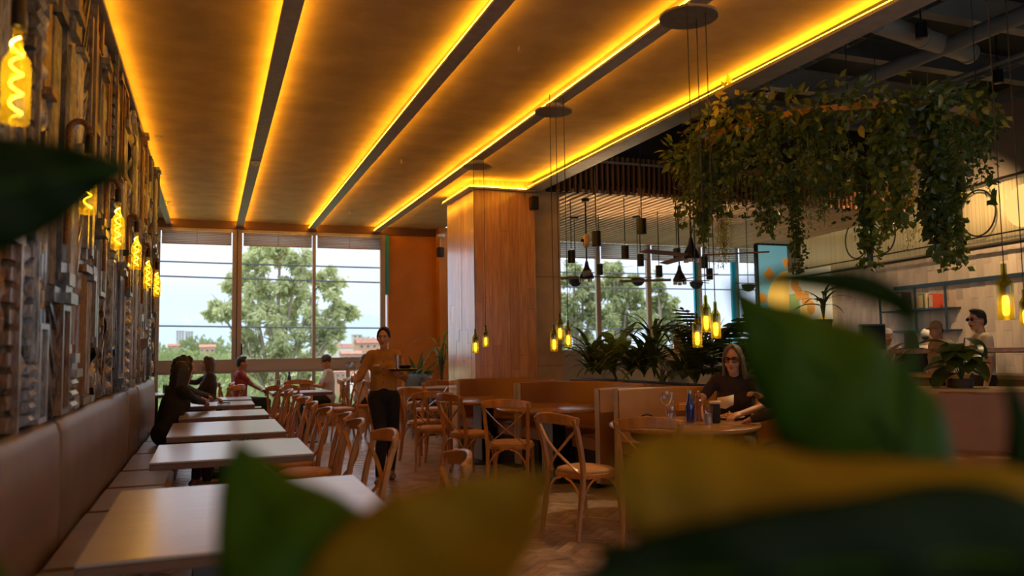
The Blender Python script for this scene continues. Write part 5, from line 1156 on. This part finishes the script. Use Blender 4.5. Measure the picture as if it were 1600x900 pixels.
c = t2.matrix_world
def ledge(px, D, z=.972): p = atd(px, 560, D); return (p.x, p.y, z)
al = math.atan2(b.y-a.y, b.x-a.x) if False else None
Lr = bpy.data.objects['planter_ledge']
def lp(x, y=.30): Mx = Matrix.Translation(Lr.location) @ Matrix.Rotation(Lr.rotation_euler.z, 4, 'Z'); p = Mx @ V((x, y, .972)); return p
plant('broad_leaf_plant', 'pale broad leaved plant on the ledge beside the man in the cream shirt', lp(.62), ['heart', 'heartd', 'heart'], 24, .10, .48, (-.5, .8), (.9, 1.35), seed=31, group='plants on the right ledge')
plant('red_leaf_plant', 'dark reddish sword leaved plant on the left end of the ledge', lp(.0), ['red'], 12, .05, .25, (.7, 1.4), (.7, 1.0), seed=32, group='plants on the right ledge')
plant('grass_plant', 'dark grassy plant on the ledge at the right picture edge', lp(1.35), ['strapd'], 26, .05, .2, (.4, 1.3), (.5, .7), seed=33, group='plants on the right ledge')
c = atd(1286, 475, 9.0); plant('dracaena', 'small spiky dracaena standing far back before the fruit panel', (c.x, c.y, c.z-.25), ['strapd'], 18, .2, .4, (.3, 1.3), (.6, .8), seed=34, group='tall plants of the hall')
MB().tube([(0, 0, -.0), (0, 0, -(c.z-.25))], .03, 8).build('trunk', 'stem_brown', [o for o in bpy.data.objects if o.get('label', '').startswith('small spiky')][0])
c = aty(694, 560, 12.9); plant('dracaena', 'striped dracaena beside the pale face of the oak column', (c.x-.05, 12.9, .75), ['strap', 'frond'], 30, .2, .75, (.2, 1.3), (.8, 1.1), seed=35, pot=.16, group='potted plants by the orange wall', potted=False); d = [o for o in bpy.data.objects if o.get('label', '').startswith('striped dracaena')][0]
MB().lathe([(.16, -.75), (.2, -.2), (.18, -.19), (.01, -.2)], 20).build('pot', 'pot_dark', d); MB().tube([(0, 0, -.2), (0, 0, .5)], .025, 8).build('trunk', 'stem_brown', d)
c = aty(652, 590, 13.7); plant('rubber_plant', 'dark broad leaved plant in the corner by the orange wall', (c.x, 13.7, .55), ['heartd', 'sword'], 22, .1, .5, (.1, 1.1), (.9, 1.4), seed=36, group='potted plants by the orange wall', potted=False); d = [o for o in bpy.data.objects if o.get('label', '').startswith('dark broad leaved plant in')][0]
MB().lathe([(.16, -.55), (.2, -.05), (.18, -.04), (.01, -.05)], 20).build('pot', 'pot_dark', d)
# ================================================================ hanging ring of greenery
mat('ring_wood', (.42, .17, .04), rough=.4)
RC = aty(1292, 226, 5.75); RR = 1.22
rt = thing('hanging_plant_ring', 'large hanging wooden ring overflowing with ivy and trailing greenery', 'hanging planter', RC)
m = MB(); N_ = 72; m.bar([(RR*math.cos(2*PI*i/N_), RR*math.sin(2*PI*i/N_), 0) for i in range(N_+1)], .03, .055); m.build('ring_hoop', 'ring_wood', rt)
for a in (.4, 1.7, 2.9, 4.1, 5.3): MB().tube([(RR*math.cos(a), RR*math.sin(a), .02), (RR*math.cos(a), RR*math.sin(a), 4.95-RC.z)], .004, 5).build('hanger_wire', 'black_metal', rt)
rr = random.Random(77)
def leaf_quad(m, p, d, n, L, w):
    d = d.normalized(); s = d.cross(n); s = s.normalized() if s.length > 1e-4 else V((1, 0, 0)); u = s.cross(d)
    m.add([p, p+d*L*.45-s*w/2+u*w*.12, p+d*L*.5, p+d*L*.45+s*w/2+u*w*.12, p+d*L], [(0, 2, 1), (0, 3, 2), (1, 2, 4), (2, 3, 4)])
def rv(k=1): return V((rr.gauss(0, 1), rr.gauss(0, 1), rr.gauss(0, 1)))*k
def clump(a, R0, n, rad, L, mt, dz=0):
    m = MB(); c = V((R0*math.cos(a), R0*math.sin(a), dz))
    for _ in range(n):
        q = rv(); q = q.normalized()*rad*rr.random()**.5; q.z *= .8; d = q.normalized()*.6+rv(.4)+V((0, 0, -.2)); leaf_quad(m, c+q, d, rv(), L*rr.uniform(.7, 1.3), L*.55*rr.uniform(.8, 1.2))
    return m.build('foliage', mt, rt, smooth=False, kind='stuff')
def vine(a, R0, length, L, mt, dens=60, sway=.05, w=.7, spread=.05):
    m = MB(); p = V((R0*math.cos(a), R0*math.sin(a), .03)); P = [p]; n = max(4, int(length/.06))
    for i in range(n): p = p+V((rr.uniform(-sway, sway)*.3, rr.uniform(-sway, sway)*.3, -length/n)); P.append(p)
    m.tube(P, .003, 4)
    for i in range(int(length*dens)):
        f = rr.random()*(len(P)-1); k = int(f); c = P[k].lerp(P[k+1], f-k)+V((rr.gauss(0, spread), rr.gauss(0, spread), 0)); leaf_quad(m, c, V((rr.gauss(0, 1), rr.gauss(0, 1), -.9)), rv(), L*rr.uniform(.7, 1.2), L*w)
    return m.build('trailing_vine', mt, rt, smooth=False, kind='stuff')
def ang_of(px):     # ring angle whose far/near point shows at this column
    best = None
    return best
for i in range(54):
    a = 2*PI*i/54; clump(a, RR+rr.uniform(-.10, .10), 44, .17+.07*rr.random(), rr.choice([.07, .085, .10]), rr.choice(['leaf_dark', 'leaf_mid', 'leaf_mid', 'leaf_mid', 'leaf_yellow']), rr.uniform(-.06, .06)+.10*max(0, math.sin(a*4+.6)))
for i in range(85):
    a = rr.uniform(0, 2*PI); c_ = math.cos(a-R(-20))
    vine(a, RR+rr.uniform(-.10, .10), rr.uniform(.12, .55)*(.65+.5*abs(math.sin(a*3.5)))+(.2 if i % 6 == 0 else 0), rr.choice([.055, .075, .045]), rr.choice(['leaf_dark', 'leaf_mid', 'leaf_dark']), 95)
def ring_angle(px, near):    # nearest ring point to a picture column
    best = min((abs(proj(RC+V((RR*math.cos(2*PI*k/360), RR*math.sin(2*PI*k/360), 0)))[0]-px)+(0 if (proj(RC+V((RR*math.cos(2*PI*k/360), RR*math.sin(2*PI*k/360), 0)))[2] < proj(RC)[2]) == near else 500), k) for k in range(360)); return 2*PI*best[1]/360
for px, near, ln, L, mt, n in ((1095, True, .95, .06, 'leaf_mid', 7), (1130, False, 1.15, .03, 'leaf_yellow', 9), (1205, True, 1.05, .05, 'leaf_dark', 6), (1235, False, 1.15, .05, 'leaf_mid', 6), (1262, True, 1.0, .03, 'leaf_mid', 6), (1300, True, .85, .028, 'leaf_mid', 6), (1350, False, 1.15, .075, 'leaf_mid', 5), (1385, True, 1.05, .075, 'leaf_mid', 5), (1420, False, 1.0, .03, 'leaf_yellow', 3), (1455, True, 1.2, .07, 'leaf_dark', 7), (1480, False, 1.25, .07, 'leaf_mid', 7)):
    a = ring_angle(px, near)
    for k in range(n): vine(a+rr.uniform(-.06, .06), RR+rr.uniform(-.07, .07), ln*rr.uniform(.75, 1.02), L, mt, 110 if L > .04 else 210, w=.8 if L > .04 else .3, spread=.035)
for i in range(290):
    a = rr.uniform(0, 2*PI); q = rv().normalized()*rr.uniform(.10, .24); p = V(((RR)*math.cos(a), RR*math.sin(a), .05))+q
    link(LM[rr.choice(['varieg', 'bright', 'varieg'])], 'leaf', rt, p, (rr.uniform(-1.4, .6), rr.uniform(-.6, .6), rr.uniform(0, 2*PI)), rr.uniform(.7, 1.25))
# ================================================================ outside: hillside, trees, town
leaf_mat('tree_leaf', (.24, .27, .15), (.42, .45, .27), trans=.4, nscale=.8, rough=.6); leaf_mat('tree_leaf_pale', (.30, .33, .19), (.50, .52, .34), trans=.4, nscale=.8, rough=.6); leaf_mat('bush_leaf', (.15, .20, .09), (.28, .33, .16), trans=.3, nscale=.6, rough=.7)
mat('bark', (.36, .30, .23), rough=.8, col2=(.24, .19, .14), nscale=2, stretch=(1, 1, .2)); mat('grass', (.22, .26, .12), rough=.9, col2=(.34, .36, .19), nscale=.15, world=True); mat('mountain', (.47, .54, .62), rough=1)  # the ridge colour has distance haze painted in
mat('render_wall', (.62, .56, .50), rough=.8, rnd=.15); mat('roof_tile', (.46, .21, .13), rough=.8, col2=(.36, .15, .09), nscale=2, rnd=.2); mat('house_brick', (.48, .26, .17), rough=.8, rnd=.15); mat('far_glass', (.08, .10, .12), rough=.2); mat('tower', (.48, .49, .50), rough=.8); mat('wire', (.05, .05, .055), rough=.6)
gr = MB().grid(lambda u, v: V((-160+420*u, 15.6+500*v*v, -4.2+5.0*v*v+1.2*noise.noise((u*9, v*9, 3))*min(1, v*4))), 50, 40).build('ground_outside', 'grass'); gr['kind'] = 'structure'; gr['label'] = 'green hillside below the windows'
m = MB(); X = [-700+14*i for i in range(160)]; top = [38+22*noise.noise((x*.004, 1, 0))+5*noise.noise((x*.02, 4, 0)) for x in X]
m.add([(x, 1000, -30) for x in X]+[(x, 1040, h_) for x, h_ in zip(X, top)]+[(x, 1300, -30) for x in X], [(i+160*j, i+1+160*j, i+1+160*(j+1), i+160*(j+1)) for j in (0, 1) for i in range(159)]); o = m.build('mountain_ridge', 'mountain'); o['kind'] = 'structure'; o['label'] = 'mountain ridge on the horizon, tinted pale blue for haze'
def tree(name, label, base, H_, crown, nl, leaf, seed, lsz=.28, mt='tree_leaf', group='trees outside the windows', open_=.5):
    """crown: list of (dx, dz, r) lobes measured from the base"""
    rr = random.Random(seed); t = thing(name, label, 'tree', base, 0, group); tr = MB(); tr.tube(spline([(0, 0, -.5), (.15, 0, H_*.3), (-.1, .1, H_*.6), (.1, 0, H_*.92)], 5), [.26*(1-i/18) for i in range(16)], 8)
    lobes = []
    for dx, dz, r in crown:
        d = rr.uniform(-.5, .5)*r; c = V((dx, d, dz)); b0 = V((dx*.25, 0, max(.3, dz-abs(dx)*.9-r*.6))); tr.tube(spline([b0*.6, b0.lerp(c, .6)+V((0, 0, .2)), c], 4), [.09*(1-i/11) for i in range(9)], 6); lobes.append((c, r))
        for k in range(5):
            q = V((rr.gauss(0, .5), rr.gauss(0, .5), rr.gauss(0, .5)))*r; tr.tube([c, c+q], [.03, .008], 5)
    tr.build('trunk', 'bark', t); m = MB(); per = nl//len(lobes)
    for c, r in lobes:
        cl = [V((rr.gauss(0, .42), rr.gauss(0, .42), rr.gauss(0, .42)))*r for _ in range(int(9+r*5))]
        for _ in range(per):
            q = c+rr.choice(cl)+V((rr.gauss(0, .10), rr.gauss(0, .10), rr.gauss(0, .13)))*r; d = V((rr.gauss(0, .6), rr.gauss(0, .6), -abs(rr.gauss(0, .8)))).normalized(); s = d.cross(V((rr.gauss(0, 1), rr.gauss(0, 1), rr.gauss(0, 1)))).normalized(); L = lsz*rr.uniform(.6, 1.3); w = L*.19
            m.add([q, q+d*L*.5-s*w, q+d*L, q+d*L*.5+s*w], [(0, 1, 2, 3)])
    m.build('crown', mt, t, smooth=False, kind='stuff'); return t
def tb(px, Y, z=-4): p = aty(px, 548, Y); return (p.x, Y, z)
# big eucalyptus in the middle window; lobes from picture columns/rows
def lobes(base, Y, L): 
    out = []
    for px, py, rp in L: p = aty(px, py, Y); out.append((p.x-base[0], p.z-base[2], rp*Y/FPX*1.05))
    return out
B0 = tb(432, 38); tree('eucalyptus_tree', 'big airy eucalyptus filling the middle windows', B0, 9, lobes(B0, 38, [(400, 405, 28), (440, 400, 26), (475, 412, 28), (372, 440, 26), (415, 445, 32), (465, 450, 34), (510, 440, 26), (350, 480, 20), (390, 485, 30), (440, 495, 34), (490, 490, 32), (530, 482, 22), (552, 488, 14), (420, 530, 34), (470, 535, 34), (380, 535, 26), (510, 530, 24), (440, 570, 34), (400, 580, 30), (490, 575, 30), (450, 610, 34), (525, 520, 16), (335, 488, 12)]), 30000, 0, 1, .27, 'tree_leaf_pale')
B1 = tb(905, 38); tree('eucalyptus_tree', 'eucalyptus seen just right of the concrete column', B1, 8, lobes(B1, 38, [(895, 425, 24), (885, 465, 28), (915, 450, 24), (900, 500, 28), (880, 520, 26), (925, 490, 18), (910, 540, 26)]), 13000, 0, 2, .27, 'tree_leaf')
B2 = tb(965, 38); tree('eucalyptus_tree', 'wide eucalyptus in the second and third hall window bays', B2, 9, lobes(B2, 38, [(955, 420, 20), (970, 440, 26), (985, 465, 28), (955, 460, 28), (945, 500, 28), (980, 505, 30), (965, 540, 30), (1000, 490, 16)]), 15000, 0, 3, .27, 'tree_leaf')
B3 = tb(1035, 40); tree('eucalyptus_tree', 'smaller tree fading out before the cyan strips', B3, 7, lobes(B3, 40, [(1025, 450, 18), (1035, 475, 24), (1050, 495, 20), (1025, 510, 24), (1045, 530, 24), (1060, 515, 12)]), 9000, 0, 4, .27, 'tree_leaf')
# shrubs on the slope
rr = random.Random(12)
SH = [(250, 545, 60, 2.2, 'rounded green shrub far left in the view, beside the carved wall'), (285, 553, 55, 2.0, 'green shrub under the twin towers'), (325, 548, 70, 2.4, 'shrub between the pale houses and the tree'), (345, 565, 45, 1.8, 'shrub at the left foot of the big eucalyptus'), (262, 580, 34, 1.6, 'shrub seen through the lower left pane'), (300, 600, 30, 1.6, 'shrub behind the long haired woman'), (350, 600, 32, 1.8, 'shrub behind the man in red, on the left'), (405, 610, 30, 1.8, 'shrub right behind the man in red'), (440, 605, 34, 1.7, 'shrub behind the blue bottle'), (480, 600, 33, 1.8, 'shrub behind the wooden menu block'), (520, 612, 30, 1.4, 'shrub behind the short haired woman'), (310, 527, 160, 5, 'dark tree clump beside the twin towers'), (330, 530, 170, 5, 'far tree clump at the left of the houses'), (245, 540, 150, 5, 'far tree clump under the left tower'), (575, 527, 150, 3.2, 'round topped tree above the red roofs'), (1140, 530, 60, 2.4, 'tree top beside the second cyan strip')]
for i, (px, py, Y, r, lb) in enumerate(SH):
    p = aty(px, py, Y); t = thing('shrub', lb, 'shrub', (p.x, p.y, p.z-2*r), 0, 'shrubs on the slope outside'); rs = random.Random(i+50); m = MB()
    for _ in range(1500):
        q = V((rs.gauss(0, 1), rs.gauss(0, 1), rs.gauss(0, 1))).normalized()*r*(.6+.45*rs.random()); q.z = abs(q.z)*.9 if q.z > 0 else q.z*.9; q = q*(1+.25*noise.noise(q*(1.7/r)+V((i, 0, 0)))); d = q.normalized()+V((rs.gauss(0, .5), rs.gauss(0, .5), rs.gauss(0, .5))); s = d.cross(V((rs.gauss(0, 1), rs.gauss(0, 1), 1))).normalized(); L = r*.16; c_ = q+V((0, 0, r)); m.add([c_, c_+d*L*.5-s*L*.3, c_+d*L, c_+d*L*.5+s*L*.3], [(0, 1, 2, 3)])
    m.build('foliage', 'bush_leaf', t, smooth=False, kind='stuff'); MB().tube([(0, 0, -3), (0, 0, r)], r*.08, 6).build('stem', 'bark', t)
def house(px0, px1, pyt, pyb, Y, label, wall, roof=True, rows=2, cols=3, name='house'):
    a = aty(px0, pyb, Y); b = aty(px1, pyt, Y); w = abs(b.x-a.x); h = b.z-a.z; d = w*.8; t = thing(name, label, 'building', ((a.x+b.x)/2, Y, a.z), 0, 'buildings of the town outside'); hw = h*(.72 if roof else 1)
    MB().span((-w/2, 0, -6), (w/2, d, hw)).build('wall', wall, t, smooth=False)
    if roof: m = MB(); o_ = w*.06; m.add([(-w/2-o_, -o_, hw), (w/2+o_, -o_, hw), (w/2+o_, d+o_, hw), (-w/2-o_, d+o_, hw), (-w/2-o_, d/2, h), (w/2+o_, d/2, h)], [(0, 1, 5, 4), (2, 3, 4, 5), (0, 4, 3), (1, 2, 5), (3, 2, 1, 0)]); m.build('roof', 'roof_tile', t, smooth=False)
    else: MB().span((-w/2-.2, -.2, hw), (w/2+.2, d+.2, hw+h*.03)).build('roof', wall, t, smooth=False)
    for r_ in range(rows):
        for c_ in range(cols):
            x = -w/2+w*(c_+.5)/cols; z = hw*(r_+.5)/rows; f = MB().span((x-w/cols*.24, -.06, z-hw/rows*.25), (x+w/cols*.24, .05, z+hw/rows*.25)).build('window', 'render_wall', t, smooth=False); MB().span((x-w/cols*.2, -.09, z-hw/rows*.2), (x+w/cols*.2, -.05, z+hw/rows*.2)).build('pane', 'far_glass', f, smooth=False)
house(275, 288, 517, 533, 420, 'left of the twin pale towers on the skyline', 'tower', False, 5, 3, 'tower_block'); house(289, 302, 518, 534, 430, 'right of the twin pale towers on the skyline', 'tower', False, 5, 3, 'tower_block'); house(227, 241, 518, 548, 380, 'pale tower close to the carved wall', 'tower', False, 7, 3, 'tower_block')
house(262, 280, 537, 550, 150, 'small brick house below the twin towers', 'house_brick', True, 1, 2); house(312, 336, 538, 553, 150, 'wide orange roofed house left of the big tree', 'house_brick', True, 1, 3)
house(510, 530, 531, 556, 120, 'white house right of the big tree', 'render_wall', False, 2, 2); house(528, 552, 537, 560, 105, 'low red roofed house under the white tower', 'render_wall', True, 1, 3); house(551, 566, 523, 545, 190, 'slim pale block between the red roofs', 'render_wall', False, 4, 2, 'tower_block'); house(560, 600, 528, 556, 110, 'large brick house with a red roof beside the orange wall', 'house_brick', True, 2, 4); house(535, 565, 548, 565, 80, 'nearest red roofed house above the transom', 'house_brick', True, 1, 3)
house(545, 585, 580, 600, 60, 'pale house seen through the lower pane by the waitress', 'render_wall', True, 1, 4); house(515, 540, 577, 592, 70, 'low house through the pane behind the short haired woman', 'house_brick', True, 1, 3)
for y0_, y1_, Y, lb in ((408, 418, 28, 'topmost power cable crossing the window view'), (431, 441, 28, 'second power cable crossing the window view'), (509, 512, 28, 'lowest power cable crossing the window view')):
    A, B2 = aty(250, y0_, Y), aty(600, y1_, Y); d = (B2-A)/(B2.x-A.x); m = MB(); m.tube([A+d*(x-A.x)+V((0, 0, .00045*(x-4)**2-.02)) for x in range(-40, 60, 4)], .028, 5); o = m.build('power_line', 'wire'); tag(o, lb, 'cable', 'power cables outside')
for x in (-42, 60):
    t = thing('utility_pole', 'wooden utility pole carrying the cables, %s of the view' % ('left' if x < 0 else 'right'), 'pole', (x, 28, -4)); MB().tube([(0, 0, -.5), (0, 0, 10.5)], [.16, .11], 10).build('pole_shaft', 'bark', t); MB().span((-.06, -.9, 9.6), (.06, .9, 9.75)).build('cross_arm', 'bark', t)
# ================================================================ the big leaved plant right before the camera
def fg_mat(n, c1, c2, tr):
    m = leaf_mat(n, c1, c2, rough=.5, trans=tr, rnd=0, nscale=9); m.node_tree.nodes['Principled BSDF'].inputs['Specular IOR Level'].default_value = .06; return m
fg_mat('fg_shaded', (.006, .012, .001), (.010, .018, .002), .06); fg_mat('fg_green', (.028, .066, .001), (.05, .09, .003), .25); fg_mat('fg_amber_lit', (.26, .135, .005), (.31, .165, .007), .32)  # amber light and shade painted into the leaf colours of one plant
fp = thing('foreground_plant', 'large glossy leaves of a potted plant right in front of the camera', 'plant', (.30, .50, 0))
def fleaf(pts, mt, cup=.25, tilt=0, n=22, stem=None):
    """pts: (px, py, distance, half width in px) along the midrib, tip first"""
    C = spline([atd(p[0], p[1], p[2]) for p in pts], 6); Wd = spline([V((p[3]*p[2]/FPX, 0, 0)) for p in pts], 6); m = MB(); vs = []; K = 8
    for i, c in enumerate(C):
        t_ = (C[min(i+1, len(C)-1)]-C[max(i-1, 0)]).normalized(); v = (c-CP).normalized(); s = t_.cross(v).normalized(); nn = s.cross(t_).normalized(); q = Quaternion(t_, R(tilt)); s = q @ s; nn = q @ nn
        for k in range(K+1):
            u = k/K*2-1; w = max(Wd[i].x, .0006); vs.append(c+s*u*w+nn*(abs(u)**1.5*w*cup+.06*w*math.sin(i*.9+u*2))-fp.location)
    m.add(vs, [(i*(K+1)+k, i*(K+1)+k+1, (i+1)*(K+1)+k+1, (i+1)*(K+1)+k) for i in range(len(C)-1) for k in range(K)]); o = m.build('leaf', mt, fp, ang=180, solid=.0012)
    e_ = C[-1]-fp.location; b_ = V((0, 0, .62)); MB().tube(spline([e_, e_*.6+b_*.4+V((0, -.04, -.06)), b_], 8), .0045, 7).build('leaf_stem', 'fg_green', fp)
    MB().tube([c-fp.location for c in C], [.0022]*len(C), 5).build('midrib', 'fg_green' if mt != 'fg_amber_lit' else mt, o)
    return o
fleaf([(210, 262, .62, 2), (150, 266, .61, 34), (70, 280, .60, 72), (-30, 300, .58, 98), (-150, 330, .56, 95), (-260, 380, .55, 50)], 'fg_shaded', .2, 14)
fleaf([(370, 688, .60, 3), (398, 750, .59, 58), (455, 830, .57, 122), (530, 920, .56, 160), (640, 1020, .55, 140), (740, 1120, .54, 40)], 'fg_green', .3, -22)
fleaf([(858, 736, .58, 2), (800, 790, .57, 62), (715, 862, .56, 112), (610, 930, .55, 130), (530, 1010, .55, 90), (500, 1100, .55, 20)], 'fg_amber_lit', -.25, 18)
fleaf([(960, 745, .50, 22), (1010, 752, .50, 84), (1110, 775, .50, 118), (1250, 800, .50, 112), (1420, 806, .51, 100), (1600, 815, .53, 95), (1760, 870, .55, 40)], 'fg_amber_lit', .22, -20)
fleaf([(1138, 440, .66, 2), (1176, 482, .65, 30), (1238, 538, .64, 86), (1318, 604, .63, 124), (1400, 690, .62, 116), (1445, 790, .61, 66), (1450, 880, .60, 10)], 'fg_green', .35, -26)
fleaf([(1146, 447, .655, 2), (1225, 437, .645, 14), (1330, 447, .63, 24), (1400, 474, .62, 22), (1425, 500, .61, 12)], 'fg_shaded', .5, 25)
fleaf([(880, 925, .46, 5), (1010, 905, .46, 62), (1180, 895, .45, 90), (1380, 880, .45, 105), (1560, 872, .45, 110), (1750, 920, .45, 30)], 'fg_shaded', .25, 12)
fleaf([(1560, 560, .60, 2), (1590, 640, .60, 14), (1600, 740, .59, 26), (1560, 900, .58, 10)], 'fg_shaded', .3, -10)
fleaf([(935, 850, .60, 3), (985, 890, .59, 45), (1060, 940, .58, 70), (1160, 1010, .57, 20)], 'fg_green', .3, 15)
MB().lathe([(.13, .30), (.16, .56), (.165, .60), (.15, .60), (.145, .57), (.01, .57)], 28).build('pot', 'pot_dark', fp)
MB().lathe([(.14, 0), (.14, .02), (.03, .03), (.03, .28), (.13, .30), (.01, .30)], 24).build('pot_stand', 'black_metal', fp)
